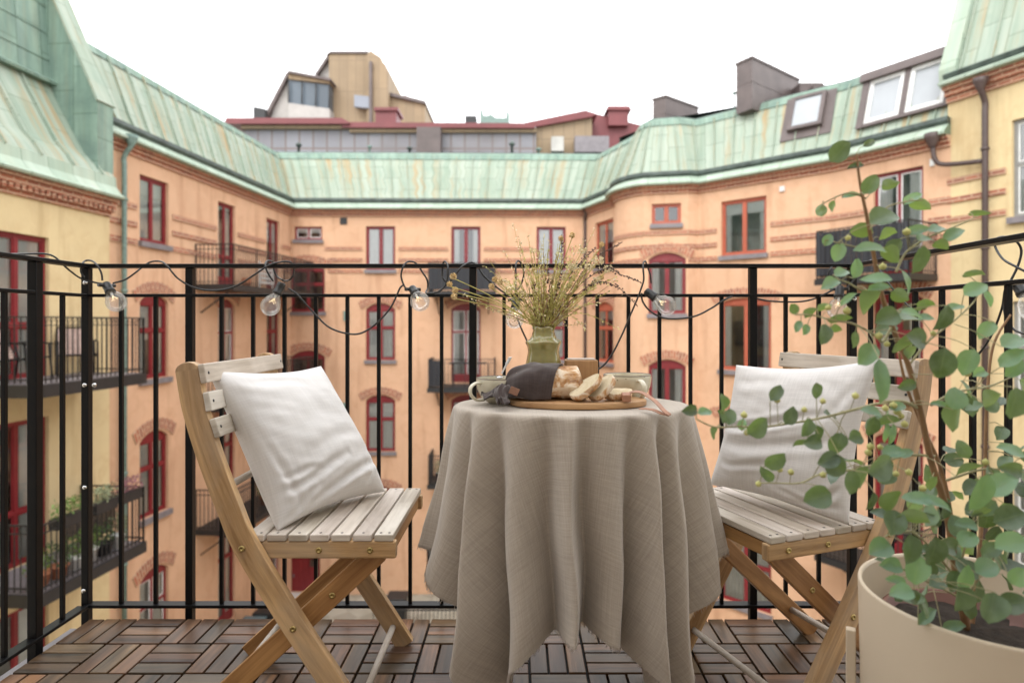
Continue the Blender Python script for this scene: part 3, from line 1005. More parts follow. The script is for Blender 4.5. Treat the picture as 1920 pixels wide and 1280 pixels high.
ns2, ul2 = sweep(bm, ypath, yp2)
s = .3
k = 0
for j in range(5):                       # staggered horizontal and short vertical sheet joints
    z = 6.2 + j * .55
    d_ = -.955 - (z - 5.85) * .066
    sbox(bm, seg_y, 0, seg_y.len, z, z + .018, d_ - .02, d_ + .022)
    u = .2 + (j % 2) * .45
    while u < seg_y.len:
        obox(bm, seg_y.p(u, z + .27, d_ - .018 + .008), seg_y.e * .009, seg_y.n * .014, V((0, 0, .265)) - seg_y.n * .018); u += .95
link('upper_roof', bm, M['copperdark'], yb)
# copper clad fire wall upstand at the far end
bm = new()
outl = [(.05, 3.35), (.07, 4.2), (.06, 5.38), (-.12, 5.8), (-.50, 6.6), (-.95, 7.6), (-2.0, 10.0), (-3.0, 10.0), (-3.0, 3.35)]
ua, ubb = seg_y.u(177) - .0, seg_y.len + .02
extrude_poly(bm, outl, ua, ubb, lambda a, b, y: seg_y.p(y, b, a))
fw = link('roof_upstand', bm, M['copperdark'], yb)
bm = new()
front = [(.05, 3.35), (.07, 4.2), (.06, 5.38), (-.12, 5.8), (-.50, 6.6), (-.95, 7.6), (-2.0, 10.0)]
for (a, b) in zip(front[:-1], front[1:]):
    if b[1] < 5.5: continue
    q0, q1 = seg_y.p(0, a[1], a[0]), seg_y.p(0, b[1], b[0])
    ax = (q1 - q0) / 2; e3 = seg_y.e
    nn = ax.cross(e3).normalized()
    if nn.dot(seg_y.n) < 0: nn = -nn
    obox(bm, (q0 + q1) / 2 + e3 * (ua + ubb) / 2 + nn * .02, e3 * ((ubb - ua) / 2 + .04), nn * .02, ax * 1.02)
link('coping', bm, M['copper'], yb)
# its two balconies
def outer(Y, off): return V((lyx(Y) + off, Y, 0))
for zf in (-.04, -3.29):
    bm = new()
    u_a, u_b = (9.72 - 3.5) / .9967, (12.1 - 3.5) / .9967
    sbox(bm, seg_y, u_a, u_b, zf - .17, zf - .02, 0, 1.3)
    sbox(bm, seg_y, u_a - .02, u_b + .02, zf - .2, zf, 1.3, 1.34)
    sbox(bm, seg_y, u_a - .04, u_a, zf - .2, zf, 0, 1.3)
    b = link('balcony', bm, M['farblack'], yb)
    bm = new()
    sbox(bm, seg_y, u_a + .02, u_b - .02, zf - .018, zf + .01, .02, 1.28)
    link('balcony_floor_board', bm, M['sill'], b)
    bm = new()
    railing(bm, [seg_y.p(u_a + .02, 0, .03), seg_y.p(u_a + .02, 0, 1.3), seg_y.p(u_b - .02, 0, 1.3), seg_y.p(u_b - .02, 0, .03)], zf + .02, zf + 1.06, step=.105)
    # wavy ornament between the two upper rails
    pts = [seg_y.p(u_a + .02 + i * .055, zf + 1.0 + .035 * (1 if i % 2 else -1), 1.3) for i in range(int((u_b - u_a) / .055))]
    tube(bm, crom(pts, 2), .005, 4)
    link('balcony_railing', bm, M['farblack'], b)

# ---------------------------------------------------------------- yellow building, right
rb = empty('yellow_building', (11, 10, -8.7), 0, 'pale yellow building with grey window frames and brown downpipe at the right edge', 'building')
er = V((.427, -1, 0)).normalized()
rp0 = V((9.21, 13.26, 0)) - er * .06
seg_y2 = Seg((rp0.x + .0, rp0.y), (rp0.x + er.x * 8, rp0.y + er.y * 8))
for (zt, zb) in ((4.9, 3.0), (1.35, -.6), (-1.9, -3.85), (-5.2, -7.1)):
    u_ = seg_y2.u(1897)
    window(rb, seg_y2, u_, u_ + 1.1, zb, zt, frame='greyframe', curtain=.9, trans=.55, mull=1)
    window(rb, seg_y2, u_ + 2.6, u_ + 3.7, zb, zt, frame='greyframe', curtain=.9, trans=.55, mull=1)
bm = new()
D2 = .06
wall(seg_y2, bm, -8.75, 5.75, d=0)
quad(bm, [seg_y2.p(0, -8.7, 0), seg_y2.p(0, 5.75, 0), seg_y2.p(0, 5.75, -3), seg_y2.p(0, -8.7, -3)])
link('wall', bm, M['yellow'], rb)
bm = new()
for z in (3.88, 3.48, 3.06):
    strip(bm, seg_y2, -.0, seg_y2.u(1887), z, z + .12, 0)
link('brick_band', bm, M['brick'], rb)
rpath = [tuple(seg_y2.a.xy), tuple(seg_y2.b.xy)]
bm = new()
sweep(bm, rpath, [(0, 5.62), (.06, 5.62), (.06, 5.75), (.13, 5.75), (.13, 5.86), (.2, 5.86), (.2, 5.96), (0, 5.96)], caps=True)
link('cornice', bm, M['brick'], rb)
bm = new(); sweep(bm, rpath, [(0, 5.95), (.34, 5.95), (.35, 6.0), (.1, 6.12), (0, 6.12)], caps=True)
link('eave_sheet', bm, M['coppereave'], rb)
bm = new(); sweep(bm, rpath, [(0, 6.10), (.16, 6.12), (.19, 6.2), (.12, 6.24), (0, 6.22)], caps=True)
link('gutter', bm, M['gutter'], rb)
bm = new()
rpf = [(.06, 6.18), (-.1, 6.6), (-.45, 7.6), (-.8, 8.6), (-1.1, 9.6)]
n3, u3 = sweep(bm, rpath, rpf)
seams(bm, rpath, n3, u3, rpf, .6)
link('roof', bm, M['copper'], rb)
bm = new()
extrude_poly(bm, [(.10, 5.97), (.12, 6.35), (-.05, 6.8), (-.40, 7.8), (-1.0, 9.6), (-2.2, 9.6), (-2.2, 5.97)], -.12, .22, lambda a, b, y: seg_y2.p(y, b, a))
link('roof_upstand', bm, M['coppereave'], rb)
pipe(rb, seg_y2, 1847, -8.7, 5.6, M['darkpipe'], d=.14, r=.06)
bm = new()
uj = seg_y2.u(1847, .14)
tube(bm, crom([seg_q.p(seg_q.len - .25, 4.75, .22), seg_q.p(seg_q.len - .22, 4.45, .2), seg_q.p(seg_q.len - .05, 4.3, .16), seg_y2.p(uj - .05, 4.2, .14)], 5), .05, 8)
lathe(bm, [(.06, 0), (.15, .2), (.16, .3), (0, .3)], 10, seg_q.p(seg_q.len - .25, 4.7, .24))
link('branch_pipe', bm, M['darkpipe'], rb)

# ---------------------------------------------------------------- the building this balcony belongs to
hb = empty('home_building', (0, -.6, -8.7), 0, 'wall and balcony slab of the home building behind and beneath the viewer', 'building')
bm = new()
box(bm, -14, 16, -6, -.55, -8.7, 4.9)
link('wall', bm, M['homewall'], hb)
bm = new()
box(bm, -1.42, 1.10, -.549, 1.96, -.18, -.035)
link('balcony_slab', bm, M['sill'], hb)

# ---------------------------------------------------------------- ground
bm = new()
quad(bm, [(-160, -160, -8.72), (160, -160, -8.72), (160, 260, -8.72), (-160, 260, -8.72)])
t = NT('courtyard_paving')
tc = t.coord('Object')
ck = t.n('TexChecker'); ck.inputs['Scale'].default_value = 1.6
mp = t.n('Mapping'); mp.inputs['Rotation'].default_value = (0, 0, radians(45)); t.l(tc, mp.inputs[0]); t.l(mp.outputs[0], ck.inputs[0])
ck.inputs[1].default_value = (.45, .42, .35, 1); ck.inputs[2].default_value = (.36, .33, .27, 1)
t.col(t.mix(t.ramp(t.noise(tc, .8, 5), [(.3, 0.0), (.8, .6)]), ck.outputs[0], (.2, .19, .14))); t.set(Roughness=.85)
tag(link('ground', bm, t.m), kind='structure')

# ---------------------------------------------------------------- roofs beyond
def poly_slab(name, mat, pts, Y, depth, parent, zscale=1):
    """front outline at distance Y given by the photo's directions, built with real depth"""
    bm = new()
    w = [P(a, b, Y) for a, b in pts]
    A = [bm.verts.new(p) for p in w]; B = [bm.verts.new(p + V((0, depth, 0))) for p in w]
    n = len(w); L = uvl(bm)
    f = bm.faces.new(list(reversed(A)))
    for l in f.loops: l[L].uv = (l.vert.co.x, l.vert.co.z)
    f = bm.faces.new(B)
    for i in range(n):
        j = (i + 1) % n
        f = bm.faces.new((A[i], A[j], B[j], B[i]))
        for l in f.loops: l[L].uv = (l.vert.co.y, l.vert.co.z)
    bmesh.ops.recalc_face_normals(bm, faces=bm.faces)
    return link(name, bm, mat, parent)

def sheets_mat(name, c1, c2, edge, w, h, edgew=.03):
    t = NT(name)
    br = t.n('TexBrick'); t.l(t.coord('UV'), br.inputs['Vector'])
    br.offset = 0.0
    br.inputs['Scale'].default_value = 1; br.inputs['Brick Width'].default_value = w; br.inputs['Row Height'].default_value = h
    br.inputs['Mortar Size'].default_value = edgew; br.inputs['Mortar Smooth'].default_value = 1.0
    br.inputs['Color1'].default_value = (*c1, 1); br.inputs['Color2'].default_value = (*c2, 1); br.inputs['Mortar'].default_value = (*edge, 1)
    n_ = t.noise(t.coord('Object'), .5, 5)
    t.col(t.mix(t.ramp(n_, [(.4, 0.0), (.7, .7)]), br.outputs[0], [(a + b) / 2 * .8 for a, b in zip(c1, edge)]))
    t.set(Roughness=.7)
    t.bump(br.outputs['Fac'], -.3, .02)
    return t.m
greysheet = sheets_mat('grey_sheet_cladding', (.27, .27, .29), (.22, .22, .24), (.17, .12, .10), .56, 4, .06)
beigesheet = sheets_mat('beige_cladding', (.33, .24, .145), (.27, .20, .125), (.19, .14, .09), .45, 1.7, .03)

ph = empty('attic_storey', (-4, 26, -8.7), 0, 'grey sheet-clad attic storey with dark red roof edge behind the green mansard', 'building')
poly_slab('wall', greysheet, [(455, 300), (455, 236), (1005, 238), (1005, 300)], 25.2, 5, ph)
poly_slab('eave', beigesheet, [(452, 241), (452, 233), (655, 233), (655, 241)], 25.0, 5, ph)
poly_slab('eave', beigesheet, [(655, 248), (655, 240), (1005, 240), (1005, 248)], 25.05, 5, ph)
poly_slab('roof', M['redsheet'], [(420, 232), (424, 221), (640, 221), (655, 229), (655, 232)], 24.8, 7, ph)
poly_slab('roof', M['redsheet'], [(640, 239), (645, 229), (1000, 231), (1003, 240)], 24.9, 7, ph)
poly_slab('dormer', M['brownsheet'], [(781, 287), (781, 238), (826, 238), (826, 287)], 24.6, 1.2, ph)
poly_slab('wall', beigesheet, [(985, 300), (985, 238), (1110, 214), (1110, 300)], 25.6, 4, ph)
poly_slab('roof', M['redsheet'], [(985, 241), (985, 230), (1098, 207), (1120, 214), (1108, 219)], 25.4, 5, ph)
poly_slab('roof', M['redsheet'], [(1100, 300), (1100, 209), (1222, 240), (1222, 300)], 26.5, 6, ph)
poly_slab('chimney', M['redsheet'], [(704, 232), (704, 206), (743, 206), (743, 232)], 25.2, 1, ph)
poly_slab('chimney_cap', M['redsheet'], [(701, 207), (701, 201), (746, 201), (746, 207)], 25.1, 1.2, ph)
poly_slab('chimney', M['redsheet'], [(1141, 235), (1141, 205), (1178, 205), (1178, 235)], 26.2, 1, ph)
poly_slab('chimney_cap', M['redsheet'], [(1136, 206), (1140, 199), (1180, 199), (1184, 206)], 26.1, 1.2, ph)
poly_slab('vent_box', M['sill'], [(1078, 285), (1078, 255), (1142, 255), (1142, 285)], 24.9, .6, ph)
poly_slab('vent_box', M['roomgrey'], [(1034, 283), (1034, 256), (1057, 256), (1057, 283)], 24.9, .4, ph)
poly_slab('duct', M['farblack'], [(872, 232), (872, 217), (893, 217), (893, 232)], 27, .6, ph)
poly_slab('duct', M['greenpipe'], [(900, 232), (900, 207), (905, 207), (905, 217), (916, 217), (918, 213), (930, 221), (949, 221), (949, 211), (955, 211), (955, 232)], 27, .6, ph)

palewall = basic('pale_grey_cladding', (.38, .36, .34), .7, .15, 1.2, 0)
tw = empty('tower_block', (-8, 36, -8.7), 0, 'beige clad stepped tower block with glazed corner rising above the roofs', 'building')
poly_slab('wall', beigesheet, [(617, 260), (617, 100), (690, 98), (690, 260)], 34, 7, tw)
poly_slab('wall', beigesheet, [(688, 260), (688, 103), (694, 95), (714, 108), (716, 118), (722, 120), (722, 130), (728, 134), (728, 260)], 33.6, 6, tw)
poly_slab('wall', beigesheet, [(726, 260), (726, 176), (797, 192), (797, 260)], 34.2, 6, tw)
poly_slab('roof_edge', M['brownsheet'], [(724, 178), (724, 172), (797, 189), (799, 195)], 34.0, 6.4, tw)
poly_slab('roof_edge', M['brownsheet'], [(612, 102), (620, 96), (690, 96), (690, 100), (620, 100)], 33.9, 7, tw)
poly_slab('wall', beigesheet, [(541, 148), (541, 135), (618, 150), (618, 157)], 33.2, 5, tw)
poly_slab('roof_edge', M['brownsheet'], [(538, 136), (541, 132), (620, 147), (620, 151)], 33.0, 5.2, tw)
poly_slab('wall', palewall, [(541, 260), (541, 193), (618, 204), (618, 260)], 33.2, 5, tw)
poly_slab('wall', palewall, [(500, 240), (541, 137), (541, 240)], 33.6, 5, tw)
poly_slab('roof_edge', M['brownsheet'], [(492, 222), (536, 138), (541, 134), (541, 140), (499, 222)], 33.3, 5, tw)
gl = basic('blue_grey_glazing', (.10, .125, .15), .08, .3, .4, 0)
poly_slab('glazing', gl, [(541, 193), (541, 148), (618, 157), (618, 204)], 33.35, 4.6, tw)
bm = new()
for px in (541, 566, 592, 617):
    a = P(px, 192 + (px - 541) * .14, 33.15); b = P(px, 149 + (px - 541) * .12, 33.15)
    tube(bm, [a, b], .04, 5)
link('glazing_bar', bm, M['farblack'], tw)
poly_slab('window', basic('pale_blind', (.22, .24, .28), .4, .1, 1, 0), [(664, 200), (664, 178), (692, 181), (692, 203)], 33.5, .3, tw)
poly_slab('drain_channel', M['brownsheet'], [(692, 240), (692, 115), (697, 115), (697, 240)], 33.4, .2, tw)
poly_slab('wall', palewall, [(590, 140), (617, 104), (617, 146)], 34.5, 4, tw)
poly_slab('roof_edge', M['brownsheet'], [(590, 139), (617, 98), (620, 98), (620, 103), (594, 141)], 34.2, 4, tw)
poly_slab('vent', M['farblack'], [(475, 225), (475, 200), (497, 204), (497, 225)], 33, 1, tw)
poly_slab('chimney', M['redsheet'], [(754, 186), (757, 178), (768, 182), (768, 190)], 34.1, 1, tw)

# ================================================================= the balcony
RY = 1.985                      # distance of the front rail
XL, XR = -1.386, 1.062          # side rails
M['deckwood'] = wood('weathered_deck_wood', (.175, .096, .050), (.038, .021, .012), .34, 1.0, (.085, .068, .048), .45, .3)
M['chairwood'] = wood('aged_acacia', (.66, .435, .215), (.27, .155, .065), .55, 1.0, (.40, .32, .23), .5)
M['slatwood'] = wood('bleached_slats', (.60, .535, .46), (.34, .285, .23), .6, 1.0, (.70, .65, .59), .6)
M['oiledwood'] = wood('reddish_oiled_wood', (.46, .255, .10), (.22, .105, .038), .42, 1.0, None, .5)
M['brass'] = basic('aged_brass', (.42, .32, .13), .38, .2, 40, .1, .0005, metal=.9)
M['chrome'] = basic('polished_steel', (.6, .6, .6), .15, .05, 40, 0, metal=1)

# decking: snap-together squares of three slats, alternating direction
MOD = .1533
bm = new()
x0_, yb_ = XL + .032, 1.954
nx = int((XR - .03 - x0_) / MOD) + 1
for j in range(17):
    for i in range(nx):
        ax = x0_ + i * MOD; ay = yb_ - (j + 1) * MOD
        if ay < -.54: continue
        for k in range(3):
            a, b = .0035, MOD - .0035
            s0 = MOD * k / 3 + .0028; s1 = MOD * (k + 1) / 3 - .0028
            zz = -.0 + R.uniform(-.0008, .0008)
            if (i + j) % 2 == 0: X0, X1, Y0, Y1, g = ax + s0, ax + s1, ay + a, ay + b, 1
            else: X0, X1, Y0, Y1, g = ax + a, ax + b, ay + s0, ay + s1, 0
            X1 = min(X1, XR - .02)
            if X1 - X0 < .01: continue
            box(bm, X0, X1, Y0, Y1, zz - .016, zz, grain=g)
fl = tag(link('floor', bm, M['deckwood'], bevel=.002), kind='structure')
tones(fl, .42, .13, 3)
bm = new(); box(bm, x0_ - .005, XR - .015, -.54, yb_ + .002, -.033, -.0165)
tag(link('floor_underlay', bm, basic('black_plastic_grid', (.01, .01, .01), .7)), kind='structure')

# railing
rl = empty('balcony_railing', (0, RY, 0), 0, 'black steel railing round the near wooden-floored balcony', 'railing')
def rbar(name, x0, x1, y0, y1, z0, z1, bv=.0015):
    bm = new(); box(bm, x0, x1, y0, y1, z0, z1)
    return link(name, bm, M['black'], rl, bevel=bv)
PW = .016
zt, zm, zb = 1.111, 1.017, .029
rbar('top_rail', XL - .02, XR + .02, RY - .02, RY + .02, zt - .006, zt + .006)
rbar('middle_rail', XL, XR, RY - .012, RY + .012, zm - .005, zm + .005)
rbar('bottom_rail', XL, XR, RY - .017, RY + .017, zb - .005, zb + .005)
for sx, X in ((-1, XL), (1, XR)):
    rbar('top_rail', X - .02, X + .02, -.54, RY - .021, zt - .0061, zt + .0058)
    rbar('middle_rail', X - .012, X + .012, -.54, RY - .017, zm - .005, zm + .005)
    rbar('bottom_rail', X - .017, X + .017, -.54, RY - .0175, zb - .005, zb + .005)
def post(x, y, w=.0115):
    return rbar('post', x - w, x + w, y - w, y + w, -.17, zt - .0065, .002)
def balu(x, y, s=.0057):
    rbar('baluster', x - s, x + s, y - s, y + s, zb + .0052, zm - .0052, .001)
fposts = [163, 357, 887, 1411, 1597]
for px in fposts: post(P(px, 0, RY).x, RY)
for a, b, n in ((163, 357, 3), (357, 887, 9), (887, 1411, 9), (1411, 1597, 3)):
    for k in range(1, n):
        balu(P(a + (b - a) * k / n, 0, RY).x, RY)
for X in (XL, XR):
    y = RY - .106
    k = 1
    while y > -.5:
        if (k == 2) if X < 0 else (k % 8 == 0): post(X, y, .0135 if X < 0 else .0115)
        elif k > 2 and X < 0 and (k - 2) % 8 == 0: post(X, y)
        else: balu(X, y)
        y -= .106; k += 1
# chrome dome nuts on the left corner post
for (px, py) in ((158, 530), (157, 722), (175, 722), (157, 914), (155, 1108), (1603, 560), (1603, 905)):
    q = P(px, py, RY - .018)
    bm = new(); lathe(bm, [(.0, .0), (.007, .0), (.007, .003), (.006, .006), (.003, .008), (0, .0085)], 14, (q.x, RY - .0115, q.z), Matrix.Rotation(pi / 2, 3, 'X'))
    link('dome_nut', bm, M['chrome'], rl)

# ----------------------------------------------------------------- folding chairs
def plank_poly(bm, pts, w, y0, y1, roundtop=True):
    """pts: centreline in (x,z); outline of width w extruded from y0 to y1"""
    c = crom([V((p[0], p[1], 0)) for p in pts], 6)
    L_, R_ = [], []
    for i, p in enumerate(c):
        t = (c[min(i + 1, len(c) - 1)] - c[max(i - 1, 0)]).normalized()
        nrm = V((-t.y, t.x, 0))
        ww = w / 2
        L_.append(p + nrm * ww); R_.append(p - nrm * ww)
    N = len(c)
    if roundtop:
        t = (c[0] - c[1]).normalized(); nrm = V((-t.y, t.x, 0))
        cap = [c[0] + nrm * (w / 2) * cos(a) + t * (w / 2) * .7 * sin(a) for a in [pi * k / 8 for k in range(1, 8)]]
        # L_[0] uses the opposite sense, so start from the R side
        ring = L_ + list(reversed(R_)) + cap
    else: ring = L_ + list(reversed(R_))
    off = (R.random() * 5, R.random() * 5)
    A = [bm.verts.new((p.x, y0, p.y)) for p in ring]; B = [bm.verts.new((p.x, y1, p.y)) for p in ring]
    L = uvl(bm)
    # side faces as a strip of quads, so that the grain can follow the length
    ds = [0]
    for i in range(1, N): ds.append(ds[-1] + (c[i] - c[i - 1]).length)
    for V_, yy in ((A, 0), (B, .4)):
        for i in range(N - 1):
            li, li2, ri, ri2 = V_[i], V_[i + 1], V_[2 * N - 1 - i], V_[2 * N - 2 - i]
            vs = (li, li2, ri2, ri) if V_ is B else (ri, ri2, li2, li)
            f = bm.faces.new(vs)
            uv = {li: (0, ds[i]), li2: (0, ds[i + 1]), ri: (w, ds[i]), ri2: (w, ds[i + 1])}
            for l in f.loops: l[L].uv = (uv[l.vert][0] + off[0] + yy, uv[l.vert][1] + off[1])
        if roundtop:
            vs = [V_[2 * N - 1]] + V_[2 * N:] + [V_[0]]
            f = bm.faces.new(vs if V_ is B else list(reversed(vs)))
            for l in f.loops: l[L].uv = (off[0] + yy + (l.vert.co.x - c[0].x) + w / 2, off[1])
    n = len(ring)
    for i in range(n):
        j = (i + 1) % n
        if roundtop is False or True:
            f = bm.faces.new((A[i], A[j], B[j], B[i]))
            for l, u in zip(f.loops, ((0, i), (0, i + 1), (y1 - y0, i + 1), (y1 - y0, i))): l[L].uv = (u[0] + off[0] + .8, u[1] * .05 + off[1])
    bmesh.ops.recalc_face_normals(bm, faces=bm.faces)

LEG1 = [(-.287, .825), (-.272, .74), (-.238, .63), (-.196, .52), (-.160, .436), (-.067, .283), (.034, .13), (.118, 0)]
LEG2 = [(.125, .405), (-.04, .2535), (-.20, .107), (-.315, .002)]

def make_chair():
    root = empty('folding_chair', (0, 0, 0), 0)
    for s in (-1, 1):
        bm = new(); plank_poly(bm, LEG1, .052, s * .197, s * .219)
        tones(link('leg', bm, M['chairwood'], root, bevel=.002), .06, .03, 5)
    for s in (-1, 1):
        bm = new(); plank_poly(bm, LEG2, .048, s * .150, s * .171, False)
        tones(link('crossed_leg', bm, M['oiledwood'], root, bevel=.002), .1, .03, 6)
    # seat: two aprons, seven slats
    for s in (-1, 1):
        bm = new(); obox(bm, (.012, s * .184, .4195), (.158, 0, 0), (0, .0105, 0), (0, 0, .0195), grain=0)
        tones(link('apron', bm, M['chairwood'], root, bevel=.004), .05, .03, 7 + s)
    bm = new(); obox(bm, (.150, 0, .421), (.011, 0, 0), (0, .1725, 0), (0, 0, .016), grain=1)
    tones(link('front_rail', bm, M['oiledwood'], root, bevel=.002), .05, .03, 9)
    x = -.168
    for k in range(7):
        bm = new()
        w = .0425
        obox(bm, (x + w / 2, 0, .4475), (w / 2, 0, 0), (0, .197, 0), (0, 0, .0078), grain=1)
        sl = tones(link('seat_slat', bm, M['slatwood'], root, bevel=.0025), .1, .02, 20 + k)
        bm = new()
        for sy in (-.184, .184):
            for dx in ((w * .5,) if 0 < k < 6 else (w * .3, w * .75)):
                lathe(bm, [(0, .0004), (.0032, .0004), (.0034, -.001)], 8, (x + dx, sy, .4553))
        link('screw', bm, M['farblack'], sl)
        x += w + .0058
    # back slats on the front face of the uprights
    for k, z in enumerate((.812, .750, .688)):
        # local direction of the upright at this height
        for a, b in zip(LEG1[:-1], LEG1[1:]):
            if b[1] <= z <= a[1]:
                t = (z - a[1]) / (b[1] - a[1]); xc = a[0] + (b[0] - a[0]) * t
                d = V((a[0] - b[0], 0, a[1] - b[1])).normalized()
        nrm = V((d.z, 0, -d.x))
        c = V((xc, 0, z)) + nrm * (.026 + .008)
        bm = new()
        N = 10                                     # slightly hollow, following the back
        for i in range(N):
            y0 = -.224 + .448 * i / N; y1 = -.224 + .448 * (i + 1) / N
        obox(bm, c, nrm * .0075, (0, .222, 0), d * .0215, grain=1)
        sl = tones(link('back_slat', bm, M['slatwood'], root, bevel=.003), .1, .02, 40 + k)
        bm = new()
        for sy in (-.208, .208):
            rot = nrm.to_track_quat('Z', 'Y').to_matrix()
            lathe(bm, [(0, .0006), (.0034, .0006), (.0036, -.001)], 8, c + nrm * .0078 + V((0, sy, 0)), rot)
        link('screw', bm, M['farblack'], sl)
    for (x, z, h, nm, mt) in ((-.213, .560, .197, 'dowel', 'slatwood'), (.083, .055, .197, 'dowel', 'slatwood'), (-.225, .085, .150, 'dowel', 'slatwood')):
        bm = new(); tube(bm, [(x, -h, z), (x, h, z)], .0085, 12)
        tones(link(nm, bm, M[mt], root), .05, .02, 3)
    Rm = Matrix.Rotation(pi / 2, 3, 'X')
    for s in (-1, 1):
        for (x, z, y) in ((-.165, .432, .2195), (-.052, .255, .2195), (-.003, .4195, .195), (.112, .4195, .195), (.02, .308, .1712)):
            bm = new()
            rot = Matrix.Rotation(pi / 2 * (1 if s < 0 else -1), 3, 'X')
            lathe(bm, [(.0, .0012), (.0022, .0012), (.0022, .0022), (.0052, .0026), (.0068, .0018), (.0072, 0)], 16, (x, s * y, z), rot)
            link('bolt', bm, M['brass'], root, smooth=False)
    return root
def copy_tree(o, parent=None):
    c = o.copy(); COL.objects.link(c)
    if parent is not None: c.parent = parent
    for ch in kids(o): copy_tree(ch, c)
    return c
TH = radians(20)
ch1 = make_chair(); ch1['_local'] = 1
ch2 = copy_tree(ch1)
ch1.location = (-.449, 1.588, 0)
ch2.location = (.641, 1.612, 0)
ch2.rotation_euler = (0, 0, pi + TH)
tag(ch1, 'weathered wooden folding chair left of the round table', 'chair', 'folding chairs at the small table')
tag(ch2, 'weathered wooden folding chair right of the table, behind the big planter', 'chair', 'folding chairs at the small table')

# ----------------------------------------------------------------- cushions
def linen(name, c, rough=.92, slub=.10, scale=1.0, spec=.15, sheen=.3, lines=.35):
    t = NT(name)
    w1 = t.noise(t.coord('UV', (900 * scale, 26 * scale, 1)), 1, 2, .6)
    w2 = t.noise(t.coord('UV', (26 * scale, 900 * scale, 1)), 1, 2, .6)
    big = t.noise(t.coord('UV', (9, 9, 1)), 1, 4, .6)
    s1 = t.noise(t.coord('UV', (260 * scale, 5 * scale, 1)), 1, 2, .5)
    s2 = t.noise(t.coord('UV', (5 * scale, 260 * scale, 1)), 1, 2, .5)
    f = t.math('ADD', t.math('MULTIPLY', t.math('ADD', w1, w2), .25), t.math('MULTIPLY', t.math('ADD', s1, s2), .25))
    a = [x * (1 - slub * 2.6) for x in c]; b = [min(1, x * (1 + slub * 2.2)) for x in c]
    t.col(t.mix(t.math('MULTIPLY', big, .18), t.ramp(f, [(.38, a), (.62, b)]), [x * .8 for x in c]))
    t.set(Roughness=rough); t.b.inputs['Specular IOR Level'].default_value = spec
    t.b.inputs['Sheen Weight'].default_value = sheen; t.b.inputs['Sheen Roughness'].default_value = .5
    t.bump(f, lines, .0012)
    return t.m
M['cushion'] = linen('pale_cushion_cotton', (.70, .685, .675), slub=.035, sheen=.2)
M['cushion2'] = linen('greige_slub_linen', (.68, .655, .64), slub=.055, scale=1.3, sheen=.2)
M['tablelinen'] = linen('greige_table_linen', (.42, .365, .308), slub=.08, scale=1.2, sheen=.25)

def sstep(a, b, x):
    t = max(0.0, min(1.0, (x - a) / (b - a))); return t * t * (3 - 2 * t)

def cushion(name, TL, TR_, BR, BL, thick, mat, creases, seed, parent=None, base=None):
    """four corners in the world, seen side +; soft pillow with pinched corners, crushed folds and a seam"""
    N = 90
    bm = new(); L = uvl(bm)
    TL, TR_, BR, BL = V(TL), V(TR_), V(BR), V(BL)
    nrm = ((TR_ - TL).cross(BL - TL)).normalized()
    if nrm.y > 0: nrm = -nrm                       # towards the viewer
    rows = {}
    for side in (1, -1):
        for i in range(N + 1):
            for j in range(N + 1):
                edge = i in (0, N) or j in (0, N)
                if edge and (i, j, 1) in rows: rows[(i, j, side)] = rows[(i, j, 1)]; continue
                u, v = i / N, j / N
                # sides bow inwards between the corners
                uu = u + .045 * (1 - 2 * u) * sin(pi * v) ** 1.0 * (abs(2 * u - 1)) ** 3
                vv = v + .045 * (1 - 2 * v) * sin(pi * u) ** 1.0 * (abs(2 * v - 1)) ** 3
                p = TL.lerp(TR_, uu).lerp(BL.lerp(BR, uu), vv)
                a = (4 * u * (1 - u)); b = (4 * v * (1 - v))
                h = (max(a, 0) ** .48) * (max(b, 0) ** .48) * thick / 2 * (.86 + .25 * v)
                e = min(1, 9 * min(u, 1 - u, v, 1 - v))
                w = 0
                if side == 1:
                    for (u0, v0, u1, v1, wd, amp) in creases:
                        wd *= 1.3; amp *= .82
                        dx, dy = u1 - u0, v1 - v0
                        tt = ((u - u0) * dx + (v - v0) * dy) / (dx * dx + dy * dy)
                        tc = max(0, min(1, tt))
                        bend = .02 * sin(tc * 5 + u0 * 9)
                        dd = sqrt((u - u0 - dx * tc) ** 2 + (v - v0 - dy * tc - bend) ** 2)
                        fade = sin(pi * max(.04, min(.96, tc))) ** .6
                        sgn = ((u - u0) * -dy + (v - v0 - bend) * dx)
                        w += amp * fade * (-math.exp(-(dd / wd) ** 2) + .55 * math.exp(-((dd - wd * 1.6) / wd) ** 2) * (1 if sgn > 0 else .6))
                q = V((u * 3.1 + seed, v * 3.1, side * 2.0))
                w += .0055 * (mnoise.noise(q * 1.3)) + .0022 * mnoise.noise(q * V((5, 9, 1)).x * .6) 
                st = V((u * 4 + v * 3 + seed, (v - u * .35) * 16, side))
                w += .0016 * mnoise.noise(st)
                rows[(i, j, side)] = bm.verts.new(p + nrm * (side * (h + w * e)))
    for side in (1, -1):
        for i in range(N):
            for j in range(N):
                ks = [(i, j), (i + 1, j), (i + 1, j + 1), (i, j + 1)]
                vs = [rows[(a, b, side)] for a, b in ks]
                if side == 1: vs.reverse(); ks.reverse()
                try: f = bm.faces.new(vs)
                except ValueError: continue
                f.smooth = True
                for l, k in zip(f.loops, ks): l[L].uv = (k[0] / N * .42, k[1] / N * .42)
    bmesh.ops.recalc_face_normals(bm, faces=bm.faces)
    o = link(name, bm, mat, parent)
    ring = [(i, 0) for i in range(N)] + [(N, j) for j in range(N)] + [(N - i, N) for i in range(N)] + [(0, N - j) for j in range(N)]
    me = o.data
    return o
